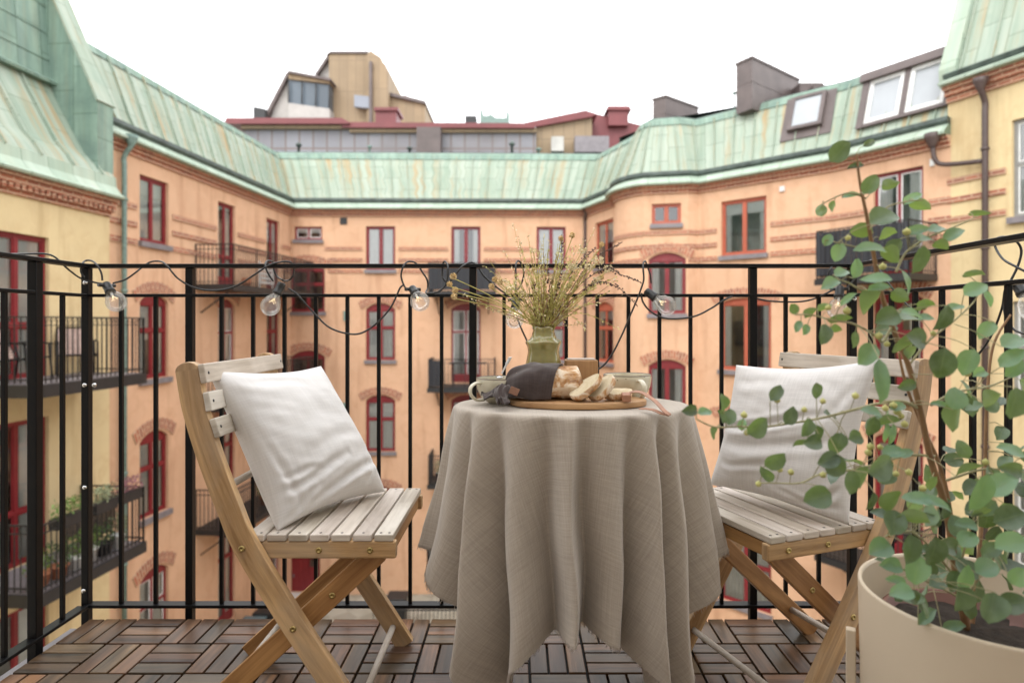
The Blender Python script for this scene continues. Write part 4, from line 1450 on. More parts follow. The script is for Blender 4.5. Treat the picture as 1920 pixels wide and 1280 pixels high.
c1 = cushion('cushion', P(389, 694, 1.43), P(602, 686, 1.70), P(722, 921, 1.725), P(520, 996, 1.415), .175, M['cushion'],
    [(.02, .80, .62, .70, .020, .011), (.18, .92, .98, .76, .022, .014), (.05, .70, .35, .74, .016, .007), (.30, .62, .9, .52, .03, .004),
     (.75, .90, .98, .66, .018, .008), (.02, .30, .16, .95, .02, .008), (.1, .08, .7, .16, .03, .004), (.02, .97, .3, .84, .02, .010)], 1)
tag(c1, 'plain off-white cotton cushion leaning on the left folding chair', 'cushion')
c2 = cushion('cushion', P(1380, 684, 1.70), P(1648, 674, 1.475), P(1592, 985, 1.43), P(1330, 908, 1.74), .175, M['cushion2'],
    [(.0, .48, .75, .36, .022, .016), (.75, .36, .95, .16, .03, .005), (.05, .60, .9, .52, .03, .009), (.62, .98, .98, .78, .02, .010), (.55, .88, .95, .92, .018, .010),
     (.1, .75, .55, .72, .02, .006), (.60, .02, .85, .22, .03, .004), (.02, .1, .4, .14, .03, .004)], 5)
tag(c2, 'greige slubbed linen cushion leaning on the right folding chair', 'cushion')

# ----------------------------------------------------------------- table and cloth
TX, TY, TZ = .128, 1.535, .728
RX, RYT = .283, .205
tb = empty('table', (TX, TY, 0), 0, 'small round balcony table hidden under the long linen cloth', 'table')
bm = new(); lathe(bm, [(0, TZ - .026), (.90, TZ - .026), (.90, TZ - .006), (0, TZ - .006)], 48)
for v in bm.verts: v.co = V((TX + v.co.x * RX, TY + v.co.y * RYT, v.co.z))
tones(link('table_top', bm, M['chairwood'], tb), .05)
for sx in (-1, 1):
    for sy in (-1, 1):
        bm = new(); obox(bm, (TX + sx * .232, TY + sy * .065, (TZ - .03) / 2), (.014, 0, 0), (0, .014, 0), (0, 0, (TZ - .032) / 2))
        tones(link('leg', bm, M['chairwood'], tb), .05)

ridges = [(-178, .9), (-158, .7), (-139, 1.2), (-117, .75), (-93, 1.05), (-76, .55), (-58.5, 1.2), (-44, .65), (-22, .8), (-4, .9), (20, .8), (42, 1.1), (62, .9), (88, .8), (112, .9), (135, 1.1), (160, .8)]
HX, HY = .65, .685
def cloth_pt(phi, s, drop):
    """phi in degrees, s metres below the rim"""
    ph = phi + 5.0 * mnoise.noise(V((phi * .03, s * 3.2, 5))) * min(1, s * 3)
    rs = ridges + [(ridges[0][0] + 360, ridges[0][1])]
    while ph < rs[0][0]: ph += 360
    while ph >= rs[-1][0]: ph -= 360
    for k in range(len(rs) - 1):
        if rs[k][0] <= ph < rs[k + 1][0]: break
    (a, A), (b, B) = rs[k], rs[k + 1]
    t = (ph - a) / (b - a)
    # asymmetric: crisp ridge, wide hollow, side wall steeper on the left of each fold
    tt = t ** (.80 + .25 * sin(a * 1.7))
    f = (.5 + .5 * cos(2 * pi * tt))
    f = f ** .75
    amp = A + (B - A) * t
    d = min(1, max(0, s) / .52)
    grow = min(1.0, max(0.0, s - .006) / .5) ** .72
    pr = radians(phi)
    wav = .012 * mnoise.noise(V((cos(pr) * 2.2 + 3, sin(pr) * 2.2, s * 3.1))) * min(1, s * 6)
    wav += .0035 * mnoise.noise(V((cos(pr) * 9, sin(pr) * 9, s * 8))) * min(1, s * 5)
    side = abs(cos(pr)) ** 7
    out = (.03 + .17 * side) * s + (f * .125 - .078) * amp * grow * (1 - .5 * side) + wav
    out = max(out, -.012 - .25 * max(0, s - .03))
    # rounded rim
    rr = .010
    if s < rr * 1.57:
        al = s / rr; ox = rr * sin(al); oz = rr * (1 - cos(al))
    else:
        ox = rr; oz = rr + (s - rr * 1.57) * .975
    nx_, ny_ = cos(pr) * 1.0, sin(pr) * 1.0
    return V((TX + (RX - .004) * cos(pr) + (ox + out) * nx_, TY + (RYT - .004) * sin(pr) + (ox + out) * ny_, TZ + .002 - oz))
def rim_uv(phi):
    pr = radians(phi); return V(((RX) * cos(pr), (RYT) * sin(pr)))
def drop_at(phi):
    pr = radians(phi)
    r0 = rim_uv(phi); dirv = V((cos(pr), sin(pr)))
    tx = (HX - abs(r0.x)) / max(abs(dirv.x), 1e-4); ty = (HY - abs(r0.y)) / max(abs(dirv.y), 1e-4)
    # rounded corner of the square
    p = 26.0
    dsq = (tx ** -p + ty ** -p) ** (-1 / p)
    return min(dsq, TZ - .03 + 1e-3) if dsq > .0 else .1
bm = new(); L = uvl(bm)
NP, NS = 620, 70
cols = []
for i in range(NP):
    phi = -180 + 360 * i / NP
    dr = drop_at(phi) + .006 * mnoise.noise(V((i * .11, 0, 0)))
    r0 = rim_uv(phi); dv = V((cos(radians(phi)), sin(radians(phi))))
    col = []
    for j in range(NS + 1):
        s = dr * (j / NS) ** 1.05
        col.append((bm.verts.new(cloth_pt(phi, s, dr)), (r0.x + dv.x * s, r0.y + dv.y * s)))
    cols.append(col)
for i in range(NP):
    A, B = cols[i], cols[(i + 1) % NP]
    for j in range(NS):
        f = bm.faces.new((A[j][0], A[j + 1][0], B[j + 1][0], B[j][0])); f.smooth = True
        for l, q in zip(f.loops, (A[j], A[j + 1], B[j + 1], B[j])): l[L].uv = q[1]
prev = [c[0] for c in cols]
for k in range(1, 13):
    t = 1 - k / 13
    if k < 12.5:
        cur = []
        for i in range(NP):
            phi = radians(-180 + 360 * i / NP)
            x, y = (RX - .004) * cos(phi) * t, (RYT - .004) * sin(phi) * t
            zz = .002 + .0012 * mnoise.noise(V((x * 14, y * 14, 4)))
            cur.append((bm.verts.new((TX + x, TY + y, TZ + zz)), (x, y)))
        for i in range(NP):
            i2 = (i + 1) % NP
            f = bm.faces.new((prev[i][0], prev[i2][0], cur[i2][0], cur[i][0])); f.smooth = True
            for l, q in zip(f.loops, (prev[i], prev[i2], cur[i2], cur[i])): l[L].uv = q[1]
        prev = cur
cv = bm.verts.new((TX, TY, TZ + .002))
for i in range(NP):
    f = bm.faces.new((prev[i][0], prev[(i + 1) % NP][0], cv)); f.smooth = True
    for l, q in zip(f.loops, (prev[i][1], prev[(i + 1) % NP][1], (0, 0))): l[L].uv = q
bmesh.ops.recalc_face_normals(bm, faces=bm.faces)
tc_ = link('tablecloth', bm, M['tablelinen'])
tag(tc_, 'long greige linen tablecloth with frayed hem falling in deep folds', 'tablecloth')
# frayed hem
bm = new()
rf = random.Random(4)
for k in range(1500):
    phi = rf.uniform(-180, 180)
    dr = drop_at(phi) + .004 * mnoise.noise(V(((phi + 180) / 360 * NP * .11, 0, 0)))
    a = cloth_pt(phi, dr - .006, dr); b = cloth_pt(phi + rf.uniform(-.8, .8), dr + rf.uniform(.002, .009), dr)
    m = (a + b) / 2 + V((rf.uniform(-1, 1), rf.uniform(-1, 1), 0)) * .003
    tube(bm, [a, m, b], .0005, 3, cap=False)
link('fringe', bm, basic('linen_thread', (.42, .36, .31), .9, .2, 60, 0), tc_)

# ================================================================= on the table
ZT = TZ + .0035
def onz(px, py, z=ZT):
    """point of the horizontal plane z seen in direction px, py"""
    Y = (EYE - z) * FPX / (py - CY)
    return V(((px - CX) * Y / FPX, Y, z))

# bread board, with a leather strap on its right end
BX, BY, BRX, BRY = .141, 1.505, .165, .092
M['boardwood'] = wood('maple_board', (.50, .31, .15), (.30, .165, .075), .5, .8, None, spec=.3)
bb = empty('bread_board', (BX, BY, ZT), 0, 'round wooden bread board with a leather hanging strap lying on the tablecloth', 'bread board')
bm = new(); L = uvl(bm)
prof = [(0, 0), (.985, 0), (1, .002), (1, .0125), (.985, .0145), (0, .0145)]
lathe(bm, prof, 96)
for v in bm.verts: v.co = V((BX + v.co.x * BRX, BY + v.co.y * BRY, ZT + v.co.z))
for f in bm.faces:
    for l in f.loops: l[L].uv = (l.vert.co.y + l.vert.co.z, l.vert.co.x * .8)
tones(link('board', bm, M['boardwood'], bb, bevel=.001), .01)
bm = new()
M['leather'] = basic('tan_leather', (.33, .15, .08), .5, .2, 60, .2, .0008)
def ribbon(bm, pts, w, th=.0016, up=None):
    pts = crom(pts, 8); N = len(pts)
    rows = []
    for i, p in enumerate(pts):
        t = (pts[min(i + 1, N - 1)] - pts[max(i - 1, 0)]).normalized()
        side = t.cross(V(up or (0, 0, 1))).normalized()
        nn = side.cross(t).normalized()
        rows.append([bm.verts.new(p + side * (w / 2) * a + nn * th * b) for a, b in ((-1, 0), (1, 0), (1, 1), (-1, 1))])
    for A, B in zip(rows[:-1], rows[1:]):
        for k in range(4):
            f = bm.faces.new((A[k], A[(k + 1) % 4], B[(k + 1) % 4], B[k])); f.smooth = False
    bm.faces.new(rows[0]); bm.faces.new(list(reversed(rows[-1])))
e0 = onz(1182, 751)
ribbon(bm, [P(1172, 742, 1.45), P(1187, 735, 1.44), P(1205, 737, 1.42), P(1228, 752, 1.38), P(1246, 771, 1.335), P(1256, 778, 1.325)], .010, up=(0, -.5, 1))
ribbon(bm, [P(1256, 779, 1.325), P(1240, 775, 1.34), P(1222, 768, 1.36), P(1200, 766, 1.39)], .010, up=(0, -.3, 1))
link('strap', bm, M['leather'], bb)
bm = new(); obox(bm, P(1174, 744, 1.44), (.010, 0, 0), (0, .008, .003), (0, .001, .008))
link('strap_loop', bm, M['leather'], bb, bevel=.002)

ZB = ZT + .0148
# loaf
def bread_mat(name, crust=True):
    t = NT(name); vec = t.coord('Object')
    n1 = t.noise(vec, 26, 6, .65, .6); n2 = t.noise(vec, 90, 4, .6)
    if crust:
        c = t.ramp(n1, [(.38, (.25, .10, .035)), (.48, (.50, .27, .11)), (.56, (.74, .62, .48))])
        t.col(t.mix(t.math('MULTIPLY', t.ramp(n2, [(.4, 0.0), (.6, .5)]), .5), c, (.75, .65, .54)))
        t.bump(n1, .7, .006)
    else:
        vo = t.n('TexVoronoi'); vo.inputs['Scale'].default_value = 170; t.l(vec, vo.inputs['Vector'])
        c = t.ramp(n1, [(.35, (.50, .40, .25)), (.6, (.62, .53, .38))])
        t.col(t.mix(t.ramp(vo.outputs['Distance'], [(.06, .45), (.24, 0.0)]), c, (.50, .38, .22)))
        t.bump(n2, .6, .003)
    t.set(Roughness=.85); t.b.inputs['Specular IOR Level'].default_value = .2
    return t.m
M['crust'] = bread_mat('bread_crust'); M['crumb'] = bread_mat('bread_crumb', False)
lc = P(1046, 717, 1.50)
LX0, LX1 = P(948, 0, 1.50).x, P(1083, 0, 1.50).x
LH = .078; LW = .047
bm = new(); L = uvl(bm)
NL, NA = 40, 40
rows = []
def loaf_ring(t, end=False):
    # t 0 (left end) .. 1 (cut face)
    x = LX0 + (LX1 - LX0) * t
    k = (1 - (1 - min(1, t / .42)) ** 2.2) ** .55 if t < .42 else 1.0
    return x, max(k, .02)
for i in range(NL + 1):
    t = i / NL; x, k = loaf_ring(t)
    row = []
    for a in range(NA):
        an = 2 * pi * a / NA
        yy, zz = cos(an), sin(an)
        zc = LH / 2
        z = zc + zz * (LH / 2) * k
        if zz < 0: z = zc + zz * (LH / 2) * (.55 + .45 * k) * (1 - .0 * abs(zz))
        z = max(z, .0)
        y = yy * LW * k * (1 + .12 * (zz < 0))
        n_ = mnoise.noise(V((x * 30, yy * 1.8, zz * 1.8))) * .0035 * k
        row.append(bm.verts.new((x + (.010 * (1 - zz) if t > .98 else 0), 1.505 + y + n_, ZB + z + n_ * .7 + (.001 if zz < 0 else 0))))
    rows.append(row)
for A, B in zip(rows[:-1], rows[1:]):
    for a in range(NA):
        f = bm.faces.new((A[a], A[(a + 1) % NA], B[(a + 1) % NA], B[a])); f.smooth = True
bm.faces.new(list(reversed(rows[0])))
lf = link('bread_loaf', bm, M['crust'])
tag(lf, 'floury crusty bread loaf, cut open, on the wooden board', 'bread')
bm = new()
last = []
xr, kk = loaf_ring(1)
for a in range(NA):
    an = 2 * pi * a / NA; zz = sin(an)
    z = max(LH / 2 + zz * LH / 2 * .95, .003)
    last.append(bm.verts.new((xr + .0115 * 1 * (1 - zz) * .87 + .0012, 1.505 + cos(an) * LW * .95 * (1 + .1 * (zz < 0)), ZB + z)))
f = bm.faces.new(last)
link('cut_face', bm, M['crumb'], lf)

def slice_(c, rot, lab, w=.082, h=.062, th=.012):
    bm = new()
    n = 40
    ring = []
    for k in range(n):
        a = 2 * pi * k / n
        rr = 1 + .05 * sin(3 * a + 1) + .03 * sin(5 * a)
        ring.append((cos(a) * w / 2 * rr, sin(a) * h / 2 * rr * (1 if sin(a) > 0 else .86)))
    Mx = Matrix.Translation(c) @ rot.to_4x4()
    top = [bm.verts.new(Mx @ V((x * .96, y * .96, th / 2))) for x, y in ring]
    bot = [bm.verts.new(Mx @ V((x * .96, y * .96, -th / 2))) for x, y in ring]
    mid = [bm.verts.new(Mx @ V((x * 1.0, y * 1.0, 0))) for x, y in ring]
    f = bm.faces.new(top); f.material_index = 1
    f = bm.faces.new(list(reversed(bot))); f.material_index = 1
    for k in range(n):
        j = (k + 1) % n
        for A, B in ((bot, mid), (mid, top)):
            f = bm.faces.new((A[k], A[j], B[j], B[k])); f.smooth = True
    return tag(link('bread_slice', bm, [M['crust'], M['crumb']]), lab, 'bread slice', 'bread slices cut from the loaf')
def ey(a, b, c): return (Matrix.Rotation(radians(c), 3, 'Z') @ Matrix.Rotation(radians(b), 3, 'Y') @ Matrix.Rotation(radians(a), 3, 'X'))
slice_(P(1099, 727, 1.445), ey(15, -36, 4), 'leaning bread slice nearest the cut face of the loaf', .086, .062, .015)
slice_(P(1129, 728, 1.455), ey(13, -42, 12), 'leaning bread slice in the middle of the three cut slices', .078, .060, .015)
slice_(P(1160, 739, 1.475), ey(10, -4, 20), 'bread slice lying almost flat by the leather strap', .072, .050, .016)

rcb = random.Random(3)
for k in range(26):
    bm = new(); q = V((BX + rcb.uniform(-.02, .13), BY + rcb.uniform(-.075, .03), ZB + .0008)); s = rcb.uniform(.0007, .0019)
    lathe(bm, [(0, -s), (s, -s * .3), (s * .8, s * .5), (0, s * .9)], 6, q)
    tag(link('bread_crumb', bm, M['crumb']), 'tiny bread crumb scattered on the wooden board by the slices', 'crumb', 'crumbs on the bread board')
# brown towel draped over the loaf
M['napkin'] = linen('dark_brown_waffle_cotton', (.060, .044, .041), slub=.10, scale=.9, sheen=.3, lines=.6)
NX, NZ = 70, 46
bm = new(); L = uvl(bm)
g = []
for i in range(NX + 1):
    u = i / NX                     # 0 left tail .. 1 over the loaf near the cut
    row = []
    for j in range(NZ + 1):
        v = j / NZ                 # 0 back .. 1 front hem
        x = LX0 - .058 + (LX0 * 0 + .205) * u
        # span across the loaf: back to front arc
        t = (x - LX0) / (LX1 - LX0)
        if t > 0:
            k = (1 - (1 - min(1, t / .42)) ** 2.2) ** .55 if t < .42 else 1
        else: k = 0
        topz = ZB + LH * (.5 + .5 * k) + .004
        if t <= 0: topz = ZB + .036 * max(0, 1 + t / .40) + .002
        half = LW * max(k, .25) + .008
        front_drop = 1.0 if u < .86 else 1.0
        a = -.55 * pi + (v) * (1.10 * pi + .16)   # angle from back over the top to the front
        a = -pi * .5 + v * pi * 1.02
        yy = -sin(a) * half
        zz = ZB + .003 + (topz - ZB - .003) * max(0.0, cos(a)) ** .62
        # right hem slants: upper right reaches further
        xs = x - .040 * v * sstep(.5, 1, u) + .012 * (1 - v) * u
        if u < .35:
            k2 = 1 - u / .35
            xs += .014 * k2 * (v - .3); yy -= .035 * k2 * v
            zz -= 0
        w = .0035 * mnoise.noise(V((u * 6, v * 7, 2))) + .003 * sin(u * 17 + v * 6) * (1 - u) * 1.0 + .0022 * sin(v * 13 + u * 5) * (.4 + .6 * (1 - u))
        zz = max(zz + w + .0022, ZB + .0025 if (xs - BX) ** 2 / BRX ** 2 + ((1.505 + yy) - BY) ** 2 / BRY ** 2 < 1.0 else ZT + .002 + .5 * abs(w))
        if zz > ZB + .01: yy += -w * .8
        row.append(bm.verts.new((xs, 1.505 + yy, zz)))
    g.append(row)
for i in range(NX):
    for j in range(NZ):
        f = bm.faces.new((g[i][j], g[i + 1][j], g[i + 1][j + 1], g[i][j + 1])); f.smooth = True
        for l, k in zip(f.loops, ((i, j), (i + 1, j), (i + 1, j + 1), (i, j + 1))): l[L].uv = (k[0] * .003, k[1] * .003)
bmesh.ops.recalc_face_normals(bm, faces=bm.faces)
nk = link('kitchen_towel', bm, M['napkin'])
so = nk.modifiers.new('thickness', 'SOLIDIFY'); so.thickness = .0035; so.offset = 0
tag(nk, 'dark brown cotton towel with small leather tag draped over the loaf', 'towel')
bm = new()
tg = P(964, 733, 1.430)
obox(bm, tg, V((.0100, 0, -.0040)), V((.0035, .001, .0078)), V((0, -.0012, 0)))
link('leather_tag', bm, basic('brown_leather_tag', (.24, .12, .075), .6, .15, 60, .3, .0006), nk, bevel=.0008)
# crushed tail lying on the cloth at the left
bm = new(); L = uvl(bm)
NU, NV = 26, 18
gg = []
for i in range(NU + 1):
    row = []
    for j in range(NV + 1):
        u, v = i / NU, j / NV
        a = P(922, 735, 1.47).lerp(P(958, 727, 1.45), v); b = P(934, 757, 1.40).lerp(P(948, 760, 1.39), v)
        p = a.lerp(b, u)
        h = sin(pi * v) ** .7 * (.012 + .008 * sin(u * 7)) + .003 * sin(v * 16 + u * 4)
        z = max(p.z, ZT) + h
        row.append(bm.verts.new((p.x + .003 * sin(u * 11), p.y, z)))
    gg.append(row)
for i in range(NU):
    for j in range(NV):
        f = bm.faces.new((gg[i][j], gg[i + 1][j], gg[i + 1][j + 1], gg[i][j + 1])); f.smooth = True
        for l, k in zip(f.loops, ((i, j), (i + 1, j), (i + 1, j + 1), (i, j + 1))): l[L].uv = (k[0] * .003, k[1] * .003)
tl = link('crumpled_corner', bm, M['napkin'], nk)
so = tl.modifiers.new('thickness', 'SOLIDIFY'); so.thickness = .005; so.offset = -1

# speckled mugs
def mug_mat():
    t = NT('speckled_stoneware_glaze'); vec = t.coord('Object')
    vo = t.n('TexVoronoi'); vo.inputs['Scale'].default_value = 110; t.l(vec, vo.inputs['Vector'])
    sp = t.math('MULTIPLY', t.ramp(vo.outputs['Distance'], [(.10, 1.0), (.20, 0.0)]), t.ramp(t.noise(vec, 60, 2), [(.50, 0.0), (.56, 1.0)]))
    base = t.ramp(t.noise(vec, 22, 5), [(.3, (.50, .455, .33)), (.7, (.68, .635, .51))])
    t.col(t.mix(sp, base, (.12, .07, .035))); t.set(Roughness=.22); t.b.inputs['Coat Weight'].default_value = .3
    return t.m
M['glaze'] = mug_mat()
def mug(c, r, h, han, lab):
    """han: direction angle (deg) of the handle"""
    root = empty('mug', c, 0, lab, 'mug', 'speckled stoneware mugs')
    root['_local'] = 1
    bm = new()
    prof = [(0, .002), (r * .50, 0), (r * .58, .004), (r * .80, h * .25), (r * .95, h * .55), (r, h * .85), (r * .99, h - .002), (r * .975, h), (r * .955, h - .002), (r * .95, h * .85), (r * .88, h * .5), (r * .70, h * .22), (r * .4, h * .12), (0, h * .11)]
    lathe(bm, prof, 48)
    link('cup', bm, M['glaze'], root)
    bm = new(); lathe(bm, [(r * .965, h - .0006), (r * .984, h + .0008), (r * 1.0, h - .0008)], 48)
    link('rim', bm, basic('brown_rim_glaze', (.10, .06, .035), .3), root)
    a = radians(han); d = V((cos(a), sin(a), 0))
    pts = [d * (r * .955) + V((0, 0, h * .80)), d * (r * 1.18) + V((0, 0, h * .84)), d * (r * 1.42) + V((0, 0, h * .68)), d * (r * 1.42) + V((0, 0, h * .42)), d * (r * 1.15) + V((0, 0, h * .18)), d * (r * .80) + V((0, 0, h * .16))]
    bm = new()
    sd = V((-d.y, d.x, 0))
    c_ = crom(pts, 6); rows = []
    for i, p in enumerate(c_):
        t = (c_[min(i + 1, len(c_) - 1)] - c_[max(i - 1, 0)]).normalized(); nn = sd.cross(t).normalized()
        rows.append([bm.verts.new(p + sd * .0075 * cos(q) + nn * .0034 * sin(q)) for q in [2 * pi * k / 12 for k in range(12)]])
    for A, B in zip(rows[:-1], rows[1:]):
        for k in range(12):
            f = bm.faces.new((A[k], A[(k + 1) % 12], B[(k + 1) % 12], B[k])); f.smooth = True
    link('handle', bm, M['glaze'], root)
    return root
mc = P(938, 0, 1.545); mc.z = ZT
m1 = mug(mc, .060, .062, 250 - 35, 'speckled beige mug with a spoon in it, half behind the brown towel')
mc = P(1176, 0, 1.60); mc.z = ZT
m2 = mug(mc, .0615, .0655, -72, 'speckled beige mug right of the bread slices')
bm = new()
a, b = P(941, 700, 1.545), P(955, 673, 1.56)
d = (b - a).normalized()
ribbon(bm, [a, a.lerp(b, .5), b], .005, .0015, up=(0, -1, .2))
obox(bm, b - d * .004, d * .010, V((.0045, .0005, 0)), V((0, .0009, 0)))
lathe(bm, [(0, -.004), (.009, -.001), (.010, .001), (.006, .003), (0, .0045)], 12, a - d * .012)
tag(link('spoon', bm, M['chrome'], bevel=.0008), 'steel spoon standing in the left mug', 'spoon')

# wooden block behind the bread
bx0, bx1 = P(1060, 0, 1.60).x, P(1122, 0, 1.58).x
bm = new(); box(bm, bx0, bx1, 1.585, 1.64, ZT, EYE - (675 - CY) * 1.585 / FPX)
bo = link('wooden_box', bm, M['boardwood'], bevel=.003); tones(bo, .01)
bm = new(); zz = EYE - (675 - CY) * 1.585 / FPX
box(bm, bx0 + .006, bx1 - .006, 1.591, 1.634, zz + .0002, zz + .003)
tones(link('lid', bm, M['slatwood'], bo, bevel=.001), .01)
tag(bo, 'small square wooden box standing behind the loaf', 'box')

# vase
VX, VY = P(1019, 0, 1.62).x, 1.62
k_ = VY / FPX
vz = lambda py: EYE - (py - CY) * k_
def vase_mat():
    t = NT('olive_green_glass_glaze'); vec = t.coord('Object')
    t.col(t.ramp(t.noise(vec, 9, 3), [(.3, (.15, .125, .027)), (.7, (.28, .245, .08))])); t.set(Roughness=.12)
    t.b.inputs['Coat Weight'].default_value = .6
    t.b.inputs['Subsurface Weight'].default_value = .1
    t.bump(t.noise(vec, 30, 2), .1, .003)
    return t.m
pr = [(0, ZT), (26 * k_, ZT), (29 * k_, vz(722)), (33.5 * k_, vz(700)), (33 * k_, vz(682)), (30.5 * k_, vz(670)), (28.5 * k_, vz(659)), (30 * k_, vz(650)), (33.5 * k_, vz(643)), (33 * k_, vz(640)), (25 * k_, vz(636)), (21.5 * k_, vz(628)), (19.5 * k_, vz(619)), (21.5 * k_, vz(613)), (20 * k_, vz(613)), (18.5 * k_, vz(621)), (20 * k_, vz(632)), (24 * k_, vz(645)), (24 * k_, vz(680)), (0, vz(690))]
bm = new()
lathe(bm, pr, 48, (VX, VY, 0), wob=lambda a, j: (1 + .035 * sin(7 * a + .4) * (1 if 3 < j < 15 else 0), .0016 * sin(5 * a + 1) if 11 < j < 17 else .0012 * sin(4 * a + 1) * (4 < j < 11)))
vs_ = tag(link('vase', bm, vase_mat()), 'olive green glazed vase with wavy waist holding the dried flowers', 'vase')

# dried bouquet
bq = empty('dried_bouquet', (VX, VY, vz(613)), 0, 'loose bouquet of dried flowers, berry sprigs and grasses in the olive vase', 'bouquet')
rb_ = random.Random(11)
M['stemgreen'] = basic('dry_green_stems', (.46, .41, .12), .7, .3, 30, 0)
M['stembrown'] = basic('dry_brown_stems', (.26, .13, .07), .7, .3, 30, 0)
M['straw'] = basic('straw_petals', (.72, .55, .30), .85, .2, 90, 0)
M['palegreen'] = basic('pale_green_leaflets', (.66, .62, .24), .8, .25, 60, 0)
M['berry'] = basic('dark_dried_berries', (.07, .035, .025), .5, .3, 60, 0)
M['creamfloret'] = basic('cream_florets', (.80, .70, .48), .85, .2, 60, 0)
def stem_path(tip, bend=.0, sag=0.0):
    a = V((VX + rb_.uniform(-.018, .018), VY + rb_.uniform(-.015, .015), vz(640)))
    m0 = a + V(((tip.x - VX) * .06, (tip.y - VY) * .06, .035))
    mid = m0.lerp(tip, .5) + V((0, 0, bend))
    return crom([a, m0, mid, tip], 6)
def leaflet(bm, p, d, s, w=.35):
    d = V(d).normalized(); sd = d.cross(V((rb_.uniform(-1, 1), rb_.uniform(-1, 1), rb_.uniform(-1, 1)))).normalized() * s * w
    quad(bm, [p, p + d * s * .5 + sd, p + d * s, p + d * s * .5 - sd])
def ball(bm, c, r, n=6):
    rings = []
    lathe(bm, [(0, -r), (r * .75, -r * .66), (r, 0), (r * .75, r * .66), (0, r)], n, c)
def jit(s=1): return V((rb_.uniform(-s, s), rb_.uniform(-s, s), rb_.uniform(-s, s)))

bstem = {'stemgreen': new(), 'stembrown': new()}
bml = new(); bmc = new()
# grasses and leafy sprigs filling the fan
for k in range(105):
    u = rb_.random()
    ang = (-78 + 140 * u if rb_.random() < .35 else rb_.gauss(14, 26)) + rb_.gauss(0, 4)
    ln = rb_.uniform(.10, .235) * (1.0 if abs(ang) < 45 else .93)
    if ang < -45: ln *= rb_.uniform(.8, 1.0)
    tip = V((VX + sin(radians(ang)) * ln * 1.02, VY + rb_.uniform(-.07, .07), vz(618) + cos(radians(ang)) * ln * 1.0 + .01))
    mt = 'stembrown' if rb_.random() < .35 else 'stemgreen'
    path = stem_path(tip, rb_.uniform(.0, .03) * (abs(ang) / 60))
    tube(bstem[mt], path, [.0011 * (1 - .6 * i / len(path)) for i in range(len(path))], 4, cap=False)
    N = len(path)
    dens = rb_.choice((1, 3, 5))
    for i in range(int(N * .38), N):
        for q in range(dens):
            p = path[i] + jit(.003)
            d = (path[min(i + 1, N - 1)] - path[i - 1]).normalized() + jit(.9)
            leaflet(bml if rb_.random() < .62 else bmc, p, d, rb_.uniform(.003, .010), rb_.uniform(.12, .3))
# fine cream sprays
for (px, py) in ((963, 420), (975, 455), (990, 445), (1115, 430), (1015, 455), (1120, 470), (1095, 452), (1015, 480), (1150, 490), (870, 552), (912, 577), (1095, 607)):
    tip = P(px, py, VY + rb_.uniform(-.04, .04))
    path = stem_path(tip, .0)
    tube(bstem['stemgreen'], path, [.0008 * (1 - .5 * i / len(path)) for i in range(len(path))], 4, cap=False)
    for i in range(int(len(path) * .5), len(path)):
        for q in range(4):
            d = jit(1); leaflet(bmc, path[i] + jit(.004), d, rb_.uniform(.003, .007), .35)
# umbels: dense floret clusters mid right
for (px, py, r) in ((1122, 488, .016), (1105, 500, .013), (1140, 505, .013), (1092, 470, .011), (1075, 500, .012), (1060, 520, .010), (955, 540, .012), (1000, 470, .008), (1035, 520, .009), (980, 550, .011), (1118, 525, .011)):
    c = P(px, py, VY + rb_.uniform(-.05, .03))
    tube(bstem['stemgreen'], stem_path(c), .0011, 4, cap=False)
    for q in range(int(r * 9000)):
        d = jit(1).normalized(); p = c + V((d.x * r, d.y * r, d.z * r * .7)) * rb_.uniform(.4, 1)
        leaflet(bmc, p, d + jit(.6), rb_.uniform(.0028, .0055), .55)
# pom heads
def pom(c, r):
    tube(bstem['stembrown' if rb_.random() < .3 else 'stemgreen'], stem_path(c - V((0, 0, r * .5)), .012), .0012, 4, cap=False)
    bm = new()
    ball(bm, c, r * .55, 8)
    for q in range(110):
        d = jit(1).normalized()
        leaflet(bm, c + d * r * .35, d + jit(.15), r * rb_.uniform(.55, .75), .22)
    return link('flower_head', bm, M['straw'], bq)
for (px, py, r) in ((850, 518, .010), (843, 533, .0095), (853, 544, .0105), (852, 556, .0100), (928, 524, .0095), (938, 528, .0095), (922, 537, .0095), (1073, 441, .0095), (1128, 458, .0085), (1052, 447, .0085), (1112, 533, .009), (1128, 520, .008), (1000, 505, .007)):
    pom(P(px, py, VY + rb_.uniform(-.05, .03)), r)
# berry sprigs
def sprig(pts, n, spread=.007, r=.0023):
    path = crom(pts, 10)
    bs = new()
    tube(bs, path, .0009, 4, cap=False)
    for q in range(n):
        i = int(len(path) * (.42 + .56 * q / n)); p = path[min(i, len(path) - 1)]
        d = jit(1).normalized(); e = p + d * spread * (1.1 - .6 * q / n)
        tube(bs, [p, e], .0004, 3, cap=False); 
        ball(bs, e, r * (1.1 - .4 * q / n), 6)
    link('berry_sprig', bs, M['berry'], bq)
base = V((VX, VY, vz(640)))
sprig([base, P(1060, 560, VY), P(1130, 505, 1.60), P(1165, 515, 1.58), P(1202, 530, 1.57)], 46)
sprig([base, P(1055, 580, VY), P(1115, 530, 1.58), P(1160, 540, 1.56), P(1196, 575, 1.55)], 46)
sprig([base, P(1060, 560, VY), P(1110, 490, 1.63), P(1165, 455, 1.62)], 46)
sprig([base, P(1040, 560, VY), P(1052, 500, 1.62), P(1053, 440, 1.6)], 42)
sprig([base, P(1030, 560, VY), P(1027, 510, 1.6), P(1022, 500, 1.6)], 26)
sprig([base, P(1010, 580, VY), P(1003, 540, 1.6), P(1000, 530, 1.6)], 26)
sprig([base, P(1055, 540, VY), P(1090, 490, 1.66), P(1118, 465, 1.66)], 36)
